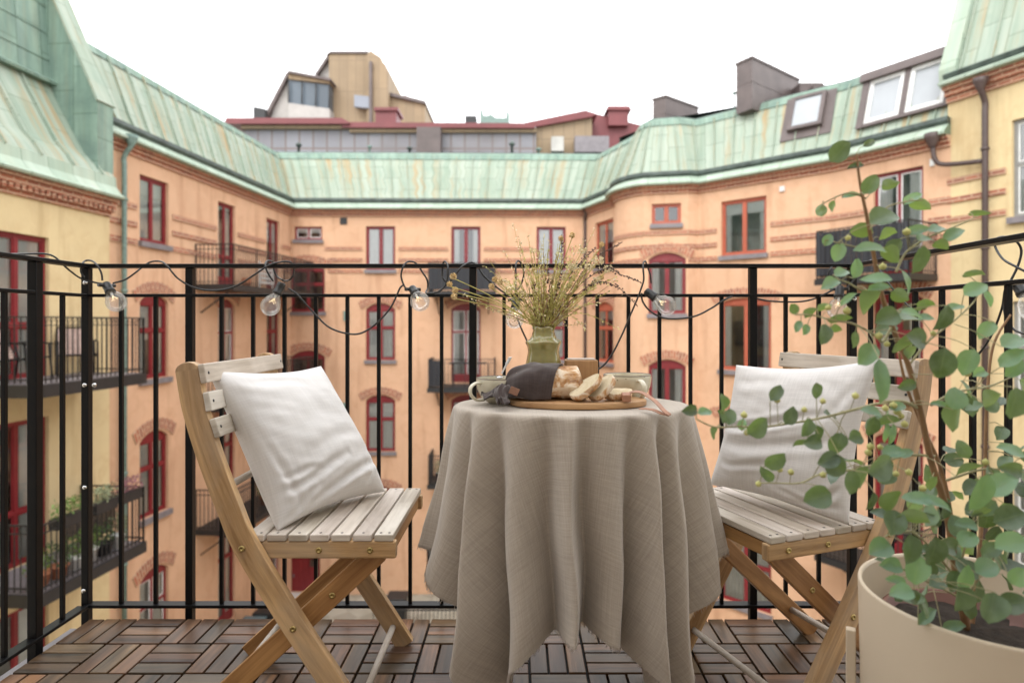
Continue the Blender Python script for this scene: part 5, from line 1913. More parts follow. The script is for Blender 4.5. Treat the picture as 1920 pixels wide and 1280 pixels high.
link('green_stems', bstem['stemgreen'], M['stemgreen'], bq)
link('brown_stems', bstem['stembrown'], M['stembrown'], bq)
link('leaflets', bml, M['palegreen'], bq)
link('florets', bmc, M['creamfloret'], bq)

# ================================================================= string lights
sl = empty('string_lights', (0, RY, zt), 0, 'black cable of clear round bulbs wound along the balcony railing', 'string lights')
LY = RY - .035
M['cable'] = basic('black_rubber_cable', (.018, .018, .018), .42, .1, 40, 0)
M['filament'] = NT('warm_led_dot').m
fb = M['filament'].node_tree.nodes['Principled BSDF']
fb.inputs['Emission Color'].default_value = (1, .72, .35, 1); fb.inputs['Emission Strength'].default_value = 1.6
def cab(pts):
    """(px, py, dy): dy = distance in front of the rail centre (negative: behind it)"""
    bm = new(); tube(bm, crom([P(a, b, RY - c) for a, b, c in pts], 7), .0029, 8)
    return link('cable', bm, M['cable'], sl)
F_, B_ = .030, -.030
lx = lambda y_: None
def left(py, y): # point just inside the left rail at depth y
    return (CX + (XL + .03) * FPX / y, py, RY - y)
cab([(-60, 462, .55), (-5, 476, .33), (40, 476, .2), (95, 478, .11), (128, 505, .06), (152, 522, F_), (180, 530, F_), (196, 532, F_)])
cab([(192, 526, F_), (190, 512, F_), (182, 497, F_), (172, 489, 0), (160, 489, 0), (153, 497, F_), (152, 510, F_), (158, 520, F_)])
cab([(212, 531, F_), (235, 524, F_), (254, 511, F_), (268, 500, .012), (283, 491, 0), (300, 490, .0), (312, 497, F_), (335, 523, F_), (370, 541, F_), (410, 544, F_), (445, 535, F_), (480, 513, F_), (505, 497, F_), (528, 491, .01), (545, 492, 0), (551, 504, B_), (549, 518, B_), (540, 526, B_), (530, 526, F_ - .02)])
cab([(512, 527, F_), (503, 513, F_), (498, 500, F_), (499, 491, .01), (507, 489, -.01), (512, 494, B_), (514, 508, B_), (520, 519, B_), (530, 525, 0)])
cab([(541, 541, F_), (556, 551, F_), (570, 566, F_), (590, 588, F_), (615, 612, F_), (645, 624, F_), (675, 625, F_), (705, 607, F_), (730, 580, F_), (742, 558, F_), (750, 540, F_), (757, 534, F_)])
cab([(764, 545, F_), (757, 534, F_), (752, 517, F_), (756, 500, F_), (764, 491, .01), (775, 491, 0), (783, 497, B_), (792, 510, B_), (801, 525, B_), (802, 540, B_), (799, 549, 0), (815, 549, F_), (830, 541, F_), (838, 527, F_), (840, 503, F_), (838, 494, .01), (833, 490, -.01), (830, 500, B_), (829, 518, B_)])
cab([(829, 520, B_), (840, 530, B_), (853, 516, F_), (866, 500, F_), (878, 493, .01), (888, 493, 0), (897, 502, B_), (910, 520, B_), (940, 545, B_), (960, 555, B_)])
cab([(966, 555, B_), (967, 530, F_), (967, 500, F_), (969, 491, .01), (974, 490, 0), (980, 500, B_), (982, 515, B_), (976, 535, B_), (966, 547, B_)])
cab([(968, 592, B_), (975, 610, F_), (985, 632, F_), (1000, 660, F_), (1040, 690, F_), (1085, 704, F_), (1122, 692, F_), (1145, 668, F_), (1165, 630, F_), (1180, 595, F_), (1195, 560, F_), (1202, 541, F_), (1207, 524, F_), (1206, 505, F_), (1206, 494, .015), (1210, 490, 0), (1214, 500, B_), (1219, 515, B_), (1221, 531, B_)])
cab([(1203, 549, F_), (1205, 565, F_), (1220, 584, F_), (1245, 596, F_), (1275, 597, F_), (1305, 592, F_), (1335, 577, F_), (1358, 562, .03), (1380, 554, 0), (1405, 556, B_), (1440, 564, B_), (1490, 566, B_), (1520, 562, B_), (1545, 552, F_), (1562, 543, F_)])
cab([(1557, 543, F_), (1553, 520, F_), (1556, 505, F_), (1565, 497, 0), (1575, 500, B_), (1578, 520, B_), (1574, 540, B_)])
cab([(1588, 540, F_), (1605, 520, F_), (1625, 495, .02), (1636, 488, 0.0), (1648, 505, -.0), (1665, 530, .05), (1690, 560, .08), (1712, 585, .12), (1722, 615, .15), (1722, 650, .16)])
cab([(1790, 690, .30), (1830, 668, .34), (1858, 630, .38), (1878, 580, .42), (1884, 545, .44), (1890, 535, .45), (1908, 500, .455), (1915, 470, .46), (1905, 452, .46), (1885, 444, .43), (1868, 448, .40), (1866, 462, .38), (1880, 485, .42), (1905, 500, .47), (1935, 515, .5)])
cab([(1884, 545, .44), (1882, 570, .43), (1888, 600, .45), (1905, 620, .48), (1940, 630, .55)])

def socket_bulb(c_sock, c_bulb, w=.030):
    c_sock, c_bulb = V(c_sock), V(c_bulb)
    d = (c_bulb - c_sock).normalized()
    rot = d.to_track_quat('Z', 'Y').to_matrix()
    Lb = (c_bulb - c_sock).length
    bm = new()
    lathe(bm, [(0, -.020), (.010, -.020), (.0125, -.017), (.0135, -.008), (.0135, .010), (.0150, .011), (.0152, .019), (.012, .020), (0, .020)], 20, c_sock, rot)
    s = link('socket', bm, M['cable'], sl)
    bm = new()
    sd = rot @ V((1, 0, 0))
    if abs(sd.z) > .8: sd = rot @ V((0, 1, 0))
    up = c_sock - d * .012
    tube(bm, [up - sd * .026, up + sd * .026], [.0055, .0055], 8)
    link('cable_collar', bm, M['cable'], s)
    bm = new(); r = .0300
    pf = [(.0118, 0)]
    base = Lb - .018
    pf = [(.0122, 0), (.0125, .006), (.0165, .014), (.0235, .022)]
    cz = .0455 if Lb > .045 else .04
    for k in range(3, 17):
        a = -pi / 2 + pi * k / 16 + 0
        if r * sin(a) + cz > .026: pf.append((max(r * cos(a), 0), cz + r * sin(a)))
    lathe(bm, pf, 28, c_sock + d * .016, rot)
    b = link('bulb', bm, M['bulbglass'], sl)
    bm = new()
    q = c_sock + d * .018
    tube(bm, [q, q + d * .018], [.004, .0025], 8)
    link('glass_stem', bm, M['curtain'], b)
    bm = new()
    for k in range(5):
        a = k * 1.257; p = q + d * (.028 + .005 * (k % 2)) + rot @ V((cos(a) * .0085, sin(a) * .0085, 0))
        ball(bm, p, .0009, 6)
        tube(bm, [q + d * .017, p], .0003, 3, cap=False)
    link('filament', bm, M['filament'], b)
PB = lambda px, py, dy=F_: P(px, py, RY - dy)
socket_bulb(PB(203, 540), PB(219, 568, .05))
socket_bulb(PB(524, 541), PB(507, 574, .04))
socket_bulb(PB(776, 546, .02), PB(789, 568, .07))
socket_bulb(PB(967, 568, -.03), PB(965, 597, -.0))
socket_bulb(PB(1220, 552), PB(1250, 573, .05))
socket_bulb(PB(1574, 548), PB(1570, 580, .05))
socket_bulb(PB(1912, 540, .47), PB(1935, 575, .50))

# ================================================================= planter with eucalyptus-like shrub
PX_, PY_, PZ_ = .788, 1.04, .473
pl = empty('planter', (PX_, PY_, 0), 0, 'large matte beige cylindrical planter at the lower right corner', 'planter')
M['planter'] = basic('matte_beige_planter', (.56, .46, .34), .45, .03, 4, .05, .001)
bm = new()
lathe(bm, [(0, .02), (.180, .02), (.186, .03), (.195, PZ_ - .004), (.194, PZ_), (.189, PZ_), (.187, PZ_ - .006), (.181, PZ_ - .22), (0, PZ_ - .22)], 96, (PX_, PY_, 0))
link('pot', bm, M['planter'], pl)
for a in (154, 274, 34):
    an = radians(a); d = V((cos(an), sin(an), 0)); q = V((PX_, PY_, 0)) + d * .206
    bm = new(); obox(bm, q + V((0, 0, .187)), d * .008, V((-d.y, d.x, 0)) * .008, V((0, 0, .187)))
    link('leg', bm, M['planter'], pl, bevel=.002)
IX, IY = PX_ - .02, PY_ + .02
ip = empty('nursery_pot', (IX, IY, PZ_ - .2), 0, 'brown inner plant pot with soil, sunk inside the beige planter', 'plant pot')
bm = new()
lathe(bm, [(0, PZ_ - .219), (.10, PZ_ - .219), (.125, PZ_ - .07), (.131, PZ_ - .068), (.131, PZ_ - .052), (.123, PZ_ - .052), (.121, PZ_ - .075), (0, PZ_ - .075)], 48, (IX, IY, 0))
link('inner_pot', bm, basic('reddish_brown_plastic', (.16, .065, .045), .5), ip)
bm = new(); lathe(bm, [(0, PZ_ - .066), (.06, PZ_ - .068), (.1205, PZ_ - .074)], 40, (IX, IY, 0), wob=lambda a, j: (1, .004 * sin(9 * a + j)))
link('soil', bm, basic('dark_potting_soil', (.04, .028, .02), .95, .4, 60, .8, .01), ip)

sh = empty('potted_shrub', (IX, IY, PZ_ - .04), 0, 'leggy potted shrub with round blue-green leaves and small yellow buds in the beige planter', 'plant')
re_ = random.Random(21)
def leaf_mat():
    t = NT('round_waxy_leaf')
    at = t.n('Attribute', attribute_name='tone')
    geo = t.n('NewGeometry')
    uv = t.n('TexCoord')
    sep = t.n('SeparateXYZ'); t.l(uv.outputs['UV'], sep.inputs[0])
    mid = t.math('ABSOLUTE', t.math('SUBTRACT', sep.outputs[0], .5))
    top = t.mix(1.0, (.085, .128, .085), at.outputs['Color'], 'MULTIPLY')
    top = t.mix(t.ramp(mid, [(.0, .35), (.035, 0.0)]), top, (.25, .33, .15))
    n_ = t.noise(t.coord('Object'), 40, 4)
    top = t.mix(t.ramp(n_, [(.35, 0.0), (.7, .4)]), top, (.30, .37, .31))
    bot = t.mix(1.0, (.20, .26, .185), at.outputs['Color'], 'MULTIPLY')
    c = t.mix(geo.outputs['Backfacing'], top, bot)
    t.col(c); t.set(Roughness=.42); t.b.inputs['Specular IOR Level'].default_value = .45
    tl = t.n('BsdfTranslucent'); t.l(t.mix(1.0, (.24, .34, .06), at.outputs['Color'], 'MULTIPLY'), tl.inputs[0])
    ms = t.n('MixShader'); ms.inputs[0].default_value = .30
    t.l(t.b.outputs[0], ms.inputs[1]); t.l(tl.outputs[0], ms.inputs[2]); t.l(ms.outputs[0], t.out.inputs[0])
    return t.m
M['leaf'] = leaf_mat()
M['bark'] = basic('brown_twig_bark', (.26, .145, .07), .7, .3, 25, .4, .003)
M['twig'] = basic('pale_green_twig', (.34, .31, .17), .65, .25, 40, .1)
M['bud'] = basic('yellow_green_bud', (.52, .50, .18), .55, .2, 80, 0)
bml = new(); L = uvl(bml)
ltones = []
def leaf(p, d, up, ln, wd, cup=.25, tone=None):
    """p base, d tip direction, up = face normal"""
    d = V(d).normalized(); up = V(up); up = (up - d * up.dot(d)).normalized(); sd = d.cross(up)
    NL, NW = 7, 6
    g = []
    for i in range(NL + 1):
        t = i / NL
        wv = wd / 2 * (sin(pi * min(1, t ** .82)) ** .62 if 0 < t < 1 else 0)
        cpt = p + d * ln * t + up * (-.10 * ln * (t * t) + .03 * ln * sin(t * pi))
        row = []
        if wv <= 0: row = [bml.verts.new(cpt)]
        else:
            for j in range(NW + 1):
                s = j / NW * 2 - 1
                row.append(bml.verts.new(cpt + sd * s * wv + up * (cup * wv * abs(s) ** 1.6 + .0009 * sin(t * 9 + s * 3 + wd * 900)) + sd * (.10 * ln * t * t * sin(wd * 5000))))
        g.append(row)
    k = tone or (re_.uniform(.62, 1.35),) * 3
    fs = []
    k = [x for x in k]
    for i in range(NL):
        A, B = g[i], g[i + 1]
        for j in range(NW):
            if len(A) == 1: vs = (A[0], B[j + 1], B[j]); uv = ((.5, 0), ((j + 1) / NW, .14), (j / NW, .14))
            elif len(B) == 1: vs = (A[j], A[j + 1], B[0]); uv = ((j / NW, .86), ((j + 1) / NW, .86), (.5, 1))
            else: vs = (A[j], A[j + 1], B[j + 1], B[j]); uv = ((j / NW, i / NL), ((j + 1) / NW, i / NL), ((j + 1) / NW, (i + 1) / NL), (j / NW, (i + 1) / NL))
            f = bml.faces.new(vs); f.smooth = True; ltones.append(k)
            for l, q in zip(f.loops, uv): l[L].uv = q
bmt = new(); bmb = new(); bmd = new()
branches = []
def branch(pts, r0, r1, bm=None, n=8):
    path = crom([P(a, b, y) for a, b, y in pts], n)
    N = len(path)
    own_ = bm is not None
    if own_: bm = new()
    tube(bm if own_ else bmt, path, [r0 + (r1 - r0) * i / (N - 1) for i in range(N)], 7)
    branches.append(path)
    if own_: link('trunk', bm, M['bark'], sh)
    return path
root_ = [(1812, 1178, 1.06)]
tA_ = branch([(1812, 1178, 1.06), (1795, 1090, 1.05), (1775, 960, 1.03), (1745, 860, 1.01), (1728, 780, 1.0), (1705, 690, .99), (1672, 610, .98), (1650, 540, .97), (1637, 470, .96), (1624, 400, .95), (1612, 340, .95), (1606, 290, .95)], .0065, .0018, bmb)
tB_ = branch([(1815, 1178, 1.07), (1800, 1080, 1.08), (1770, 900, 1.06), (1730, 800, 1.05), (1700, 725, 1.04), (1685, 660, 1.03)], .0048, .002, bmb)
tC_ = branch([(1822, 1178, 1.08), (1835, 1050, 1.10), (1846, 900, 1.12), (1850, 760, 1.12), (1862, 650, 1.12), (1895, 590, 1.12)], .004, .0018, bmb)
bl = branch([(1722, 765, 1.0), (1690, 752, .98), (1648, 756, .97), (1600, 768, .96), (1545, 782, .95), (1490, 792, .94), (1430, 800, .94), (1385, 799, .93), (1340, 800, .93), (1305, 785, .93)], .0028, .0011)
bc = branch([(1752, 855, 1.01), (1700, 853, 1.0), (1650, 868, .98), (1600, 880, .97), (1540, 888, .96), (1500, 905, .95), (1450, 905, .95), (1425, 905, .95)], .0025, .001)
bd = branch([(1672, 612, .98), (1655, 640, .97), (1640, 628, .96), (1600, 607, .95), (1560, 600, .95), (1520, 590, .95), (1490, 590, .95)], .0024, .001)
be = branch([(1680, 510, .97), (1700, 472, .97), (1740, 445, .97), (1790, 425, .97), (1835, 405, .97)], .002, .0009)
bf = branch([(1775, 900, 1.03), (1790, 895, 1.02), (1840, 880, 1.0), (1890, 880, .99), (1950, 890, .98)], .0024, .001)
bg_ = branch([(1700, 690, .99), (1740, 640, 1.0), (1790, 600, 1.01), (1830, 560, 1.02), (1832, 530, 1.02)], .002, .0009)
bh = branch([(1745, 760, 1.0), (1790, 735, 1.0), (1850, 725, 1.0), (1900, 705, 1.0), (1945, 680, 1.0)], .002, .0009)
bi = branch([(1655, 540, .97), (1620, 545, .96), (1590, 530, .96), (1560, 520, .96)], .002, .0009)
bj = branch([(1637, 470, .96), (1600, 462, .96), (1570, 455, .95), (1550, 450, .95)], .0016, .0008)
bk = branch([(1624, 372, .95), (1590, 362, .95), (1550, 378, .95), (1540, 388, .95)], .0015, .0008)
bl2 = branch([(1630, 430, .95), (1662, 390, .95), (1700, 378, .95), (1730, 375, .95)], .0015, .0008)
bm2 = branch([(1790, 1080, 1.05), (1740, 1020, .98), (1690, 990, .95), (1655, 1010, .93)], .002, .001)
bn = branch([(1800, 1120, 1.04), (1740, 1090, .98), (1700, 1080, .95), (1665, 1090, .93)], .002, .001)
bo_ = branch([(1812, 1120, 1.04), (1850, 1060, .97), (1890, 1020, .94), (1930, 1000, .92)], .002, .001)
bp_ = branch([(1800, 1060, 1.04), (1830, 960, .98), (1870, 900, .96)], .002, .001)
def nearest(p):
    best = None
    for path in branches:
        for q in path:
            dd = (q - p).length
            if best is None or dd < best[0]: best = (dd, q)
    return best[1]
# leaves seen one by one: px, py of the centre, length px, width px, tip angle (deg, 0 = right, 90 = up), facing, distance
LV = [
 (1576, 284, 52, 36, 45, 'd', .93), (1630, 268, 34, 14, 30, 'd', .95), (1604, 312, 40, 13, 195, 'd', .95), (1632, 345, 44, 30, 60, 'd', .93), (1670, 345, 42, 20, 15, 'l', .95), (1600, 367, 40, 16, 10, 'p', .96),
 (1541, 395, 30, 20, 260, 'l', .95), (1561, 387, 24, 15, 250, 'l', .96), (1657, 408, 66, 46, 25, 'd', .90), (1614, 434, 44, 30, 170, 'l', .96), (1665, 440, 40, 26, 20, 'l', .97), (1712, 372, 42, 20, 35, 'p', .96), (1725, 385, 42, 22, -25, 'l', .96), (1837, 400, 44, 12, 5, 'l', .98),
 (1552, 449, 28, 18, 60, 'p', .95), (1572, 474, 38, 26, 250, 'p', .95), (1632, 468, 78, 32, 175, 'p', .90), (1672, 478, 42, 30, -40, 'l', .95), (1722, 488, 58, 30, 260, 'd', .92), (1722, 432, 48, 22, 20, 'p', .95), (1760, 430, 40, 24, 15, 'p', .96), (1790, 440, 46, 24, 30, 'p', .96), (1765, 460, 34, 22, -20, 'l', .96), (1735, 448, 40, 26, 10, 'p', .95),
 (1580, 512, 36, 24, 20, 'p', .95), (1606, 502, 42, 22, 70, 'p', .93), (1642, 522, 58, 28, 175, 'p', .92), (1652, 540, 54, 22, 10, 'p', .92), (1700, 530, 52, 24, 290, 'p', .93), (1688, 555, 34, 26, -30, 'l', .95), (1632, 568, 56, 48, 230, 'l', .96), (1556, 533, 42, 26, 200, 'p', .94), (1592, 560, 44, 14, 40, 'p', .94), (1825, 515, 50, 14, 5, 'l', 1.0), (1830, 542, 46, 30, 30, 'p', .98), (1853, 560, 36, 14, 280, 'p', .98),
 (1488, 579, 24, 17, 120, 'l', .95), (1520, 586, 30, 20, 40, 'l', .95), (1546, 575, 30, 14, 20, 'l', .96), (1496, 612, 26, 14, 240, 'p', .95), (1510, 618, 24, 14, 240, 'p', .96), (1545, 627, 44, 28, 250, 'd', .92), (1575, 598, 46, 16, 10, 'l', .95), (1567, 617, 26, 18, 0, 'l', .96), (1602, 637, 34, 15, 260, 'd', .95), (1663, 597, 48, 40, 200, 'd', .92), (1712, 590, 50, 24, 350, 'p', .94), (1738, 597, 36, 22, 10, 'p', .95), (1765, 597, 54, 42, 250, 'd', .93), (1790, 575, 40, 16, 15, 'p', .96), (1732, 575, 30, 16, 20, 'l', .96), (1720, 637, 62, 40, 340, 'd', .90), (1694, 648, 52, 36, 200, 'l', .93), (1765, 682, 64, 46, 265, 'd', .88), (1736, 570, 34, 16, 0, 'l', .97),
 (1850, 620, 42, 26, 230, 'p', .97), (1836, 700, 30, 20, 200, 'p', .97), (1815, 680, 56, 34, 250, 'p', .95), (1900, 640, 56, 34, 20, 'p', .95), (1900, 670, 60, 30, 40, 'p', .94), (1900, 690, 44, 28, 230, 'p', .97), (1902, 757, 62, 54, 260, 'd', .90), (1858, 745, 46, 34, 20, 'l', .96), (1790, 745, 48, 40, 70, 'p', .94), (1787, 782, 60, 32, 270, 'l', .95), (1765, 760, 42, 14, 350, 'p', .96), (1700, 722, 34, 22, 200, 'd', .97),
 (1650, 715, 88, 26, 265, 'p', .88), (1625, 665, 50, 34, 230, 'p', .92), (1710, 660, 30, 26, 60, 'l', .98),
 (1293, 769, 34, 22, 185, 'd', .93), (1322, 772, 30, 18, 10, 'p', .93), (1355, 753, 34, 26, 100, 'd', .93), (1353, 780, 30, 24, 120, 'd', .94), (1368, 780, 34, 24, 80, 'd', .92), (1340, 812, 28, 18, 240, 'l', .94), (1392, 795, 24, 16, 80, 'p', .95), (1421, 799, 48, 38, 40, 'd', .91), (1455, 735, 42, 24, 50, 'd', .93), (1481, 778, 40, 32, 60, 'd', .92), (1531, 733, 32, 22, 270, 'd', .94), (1512, 802, 40, 30, 240, 'd', .93), (1523, 828, 42, 30, 180, 'd', .92), (1533, 812, 34, 20, 280, 'd', .94), (1573, 827, 34, 28, 250, 'd', .93), (1605, 820, 34, 30, 10, 'd', .93), (1500, 832, 30, 14, 200, 'l', .95),
 (1634, 773, 42, 26, 160, 'p', .92), (1665, 790, 50, 24, 10, 'l', .94), (1634, 800, 42, 26, 260, 'd', .93), (1672, 815, 44, 14, 265, 'p', .93), (1662, 812, 40, 12, 260, 'p', .94), (1685, 762, 40, 18, 15, 'p', .95),
 (1454, 862, 46, 34, 35, 'd', .92), (1438, 888, 40, 20, 130, 'd', .93), (1553, 862, 44, 32, 200, 'd', .91), (1568, 874, 44, 42, 320, 'd', .91), (1652, 873, 66, 50, 20, 'd', .88), (1678, 850, 48, 30, 10, 'p', .91), (1532, 932, 54, 44, 200, 'd', .88), (1595, 905, 50, 30, 270, 'd', .92), (1618, 895, 46, 26, 250, 'l', .94), (1750, 905, 34, 20, 80, 'l', .97), (1700, 850, 30, 18, 20, 'p', .97),
 (1632, 940, 40, 22, 255, 'd', .93), (1674, 938, 52, 40, 80, 'l', .92), (1720, 935, 60, 26, 170, 'p', .90), (1755, 945, 70, 24, 340, 'p', .90), (1675, 980, 50, 42, 250, 'd', .90), (1710, 972, 62, 32, 170, 'l', .90), (1818, 880, 60, 26, 25, 'l', .94), (1836, 925, 84, 36, 255, 'p', .90), (1895, 845, 52, 28, 160, 'p', .95), (1895, 880, 50, 30, 170, 'd', .93), (1880, 910, 66, 40, 30, 'p', .92), (1895, 970, 62, 46, 20, 'd', .89), (1840, 960, 44, 26, 20, 'l', .94), (1812, 985, 44, 24, 170, 'p', .93),
 (1650, 1030, 46, 38, 200, 'p', .92), (1705, 1030, 60, 42, 265, 'd', .89), (1750, 1035, 66, 44, 270, 'd', .88), (1780, 1025, 52, 34, 330, 'd', .89), (1815, 1010, 42, 32, 40, 'p', .92), (1895, 1020, 56, 40, 200, 'p', .90), (1670, 1060, 46, 30, 170, 'p', .91), (1720, 1070, 56, 40, 260, 'p', .90), (1680, 1090, 40, 22, 160, 'p', .91), (1690, 1112, 48, 30, 185, 'p', .89), (1712, 1120, 34, 26, 300, 'd', .90), (1790, 1090, 44, 30, 240, 'd', .93), (1810, 1080, 50, 30, 80, 'p', .91), (1852, 1065, 48, 36, 20, 'p', .90), (1860, 1140, 60, 50, 250, 'd', .86), (1800, 1120, 56, 44, 250, 'd', .92), (1900, 1130, 56, 40, 20, 'd', .86), (1740, 1155, 54, 20, 30, 'p', .95), (1790, 1175, 44, 20, 15, 'p', .95), (1910, 1080, 40, 30, 60, 'p', .9)]
for (px, py, ln, wd, an, fc, Y) in LV:
    k = Y / FPX
    a = radians(an)
    d = V((cos(a), re_.uniform(-.35, .35), sin(a)))
    c = P(px, py, Y)
    p0 = c - d.normalized() * ln * k / 2
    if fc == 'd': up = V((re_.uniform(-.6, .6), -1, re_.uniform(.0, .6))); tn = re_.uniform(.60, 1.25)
    elif fc == 'p': up = V((re_.uniform(-.4, .4), -.75, re_.uniform(.6, 1.1))); tn = re_.uniform(1.6, 2.6)  # upturned leaves: sky sheen painted in as a paler, bluer tone
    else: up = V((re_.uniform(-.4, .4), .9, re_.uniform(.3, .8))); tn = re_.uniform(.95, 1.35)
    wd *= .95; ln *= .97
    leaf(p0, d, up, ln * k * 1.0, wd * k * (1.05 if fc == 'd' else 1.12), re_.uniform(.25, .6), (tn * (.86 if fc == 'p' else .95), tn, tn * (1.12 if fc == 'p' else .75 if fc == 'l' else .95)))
    if fc == 'p': pass
    q = nearest(p0)
    if (q - p0).length > .075: q = p0 + (q - p0).normalized() * .075
    m = (q + p0) / 2 + V((0, 0, .004))
    tube(bmt, crom([q, m, p0], 3), .0007, 5, cap=False)
# more leaves in the dense lower part and along the far twigs
for (px0, px1, py0, py1, n, y0, y1) in ((1660, 1930, 900, 1130, 58, .92, 1.14), (1760, 1930, 840, 960, 12, .98, 1.15), (1780, 1930, 640, 820, 9, 1.0, 1.16), (1600, 1720, 400, 640, 3, .98, 1.03), (1560, 1700, 760, 900, 8, .98, 1.02)):
    for _ in range(n):
        Y = re_.uniform(y0, y1); c = P(re_.uniform(px0, px1), re_.uniform(py0, py1), Y)
        a = re_.uniform(0, 2 * pi); d = V((cos(a), re_.uniform(-.6, .6), sin(a) - .15))
        up = V((re_.uniform(-.6, .6), re_.uniform(-1, .4), re_.uniform(.2, 1)))
        tn = re_.uniform(.55, 1.5); ln = re_.uniform(.028, .044)
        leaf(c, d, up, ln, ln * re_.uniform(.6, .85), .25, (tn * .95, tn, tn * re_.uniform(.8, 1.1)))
        q = nearest(c)
        if (q - c).length < .10: tube(bmt, [q, (q + c) / 2 + V((0, 0, .005)), c], .0007, 5, cap=False)
# buds
for (px, py, Y) in ((1457, 765 - 15, .93), (1508, 768, .93), (1543, 752, .93), (1604, 742, .94), (1675, 760, .95), (1682, 772, .95), (1395, 778, .93), (1400, 811, .93), (1370, 787, .93), (1483, 885, .94), (1462, 880, .94), (1543, 890, .94), (1422, 907, .95), (1425, 597, .9), (1553, 577, .94), (1588, 583, .94), (1590, 446, .95), (1700, 435, .95), (1655, 500, .93), (1632, 837, .95), (1650, 838, .95), (1628, 848, .95), (1680, 888, .95), (1704, 885, .95), (1756, 702, .95), (1648, 630, .94), (1663, 645, .94), (1750, 625, .96), (1814, 700, .97), (1848, 866, .97), (1696, 795, .95), (1690, 780, .95), (1660, 765, .93), (1885, 920, .95), (1730, 915, .95)):
    if px == 1425: continue
    c = P(px, py, Y)
    bmd_r = re_.uniform(.0045, .006)
    bmd = new()
    lathe(bmd, [(0, -bmd_r * .9), (bmd_r * .7, -bmd_r * .7), (bmd_r, 0), (bmd_r * .8, bmd_r * .6), (bmd_r * .25, bmd_r * .9), (0, bmd_r * 1.3)], 10, c)
    link('bud', bmd, M['bud'], sh)
    q = nearest(c)
    if (q - c).length > .04: q = c + (q - c).normalized() * .04
    tube(bmt, [q, c], .0006, 4, cap=False)

link('twig', bmt, M['twig'], sh)
lo = link('foliage', bml, M['leaf'], sh)
# tone per leaf
def tone_islands(o, seed):
    return tones(o, .32, .14, seed)
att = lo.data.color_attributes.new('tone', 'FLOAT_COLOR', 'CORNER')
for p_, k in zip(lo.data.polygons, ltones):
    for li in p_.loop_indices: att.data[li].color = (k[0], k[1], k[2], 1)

# ================================================================= things on the far balconies and in the yard
def far_chair(S, u, z, d, ang, lab):
    """rope-backed wooden armchair"""
    o = S.p(u, z, d)
    root = empty('armchair', o, ang, lab, 'armchair', 'woven armchairs on the neighbouring balcony')
    root['_local'] = 1
    wd = M['chairwood']
    bm = new()
    for s in (-.29, .29):
        tube(bm, [(.30, s, 0), (.26, s, .38), (.24, s, .60)], .017, 6)
        tube(bm, [(-.30, s, 0), (-.24, s, .36), (-.30, s, .62)], .017, 6)
        tube(bm, crom([(.30, s, .60), (.0, s, .63), (-.33, s, .60)], 4), .017, 6)
        tube(bm, [(.26, s, .38), (-.26, s, .32), (-.50, s * .9, .86)], .016, 6)
    tube(bm, [(.26, -.29, .38), (.26, .29, .38)], .016, 6); tube(bm, [(-.50, -.26, .86), (-.50, .26, .86)], .016, 6)
    link('frame', bm, wd, root)
    t = sheets_mat('woven_pink_rope', (.50, .36, .30), (.36, .24, .20), (.12, .08, .07), .08, .05, .01) if 'rope' not in M else M['rope']
    M['rope'] = t
    bm = new()
    quad(bm, [(.26, -.26, .39), (.26, .26, .39), (-.24, .26, .33), (-.24, -.26, .33)], [(0, 0), (.52, 0), (.52, .5), (0, .5)])
    link('seat', bm, t, root)
    bm = new(); quad(bm, [(-.26, -.26, .36), (-.26, .26, .36), (-.50, .25, .84), (-.50, -.25, .84)], [(0, 0), (.52, 0), (.52, .5), (0, .5)])
    link('backrest', bm, t, root)
    return root
ufc = (10.9 - 3.5) / .9967
far_chair(seg_y, ufc + .45, -.02, .55, radians(-50), 'wooden armchair with woven pinkish back, beside the corner post, on the left yellow balcony')
far_chair(seg_y, ufc - .75, -.02, .60, radians(5), 'wooden armchair cut off by the left edge of the photo, on the yellow balcony')

def clump(bm, c, r, h, n, ls, rr, up=.4):
    for _ in range(n):
        a = rr.uniform(0, 2 * pi); q = rr.random() ** .5 * r
        p = V(c) + V((cos(a) * q, sin(a) * q, rr.uniform(0, h)))
        d = V((rr.uniform(-1, 1), rr.uniform(-1, 1), rr.uniform(-.3, 1) + up)).normalized(); s = rr.uniform(.6, 1.2) * ls
        sd = d.cross(V((rr.uniform(-1, 1), rr.uniform(-1, 1), rr.uniform(-1, 1)))).normalized() * s * .35
        quad(bm, [p, p + d * s * .5 + sd, p + d * s, p + d * s * .5 - sd])
M['fargreen'] = basic('fresh_green_leaves', (.12, .20, .04), .6, .35, 9, 0)
M['fardark'] = basic('dark_green_leaves', (.05, .09, .03), .6, .35, 9, 0)
M['heather'] = basic('pink_heather', (.30, .14, .16), .8, .3, 9, 0)
M['olivegrey'] = basic('grey_green_leaves', (.25, .28, .16), .7, .3, 9, 0)
def potplant(S, u, z, d, r, h, mat, pot, lab, fol=.35, n=150, ls=.06, group='potted plants on the lower yellow balcony'):
    rr = random.Random(int(u * 1000) % 977)
    o = S.p(u, z, d)
    root = empty('potted_plant', o, 0, lab, 'potted plant', group)
    bm = new(); lathe(bm, [(0, 0), (r * .7, 0), (r, h * .95), (r * 1.06, h * .95), (r * 1.06, h), (r * .9, h), (r * .88, h * .9), (0, h * .88)], 16, o)
    link('pot', bm, pot, root)
    bm = new(); clump(bm, o + V((0, 0, h)), r * 1.3, fol, n, ls, rr)
    link('foliage', bm, mat, root)
    return root
u_a = (9.72 - 3.5) / .9967; u_b = (12.1 - 3.5) / .9967
zl = -3.27
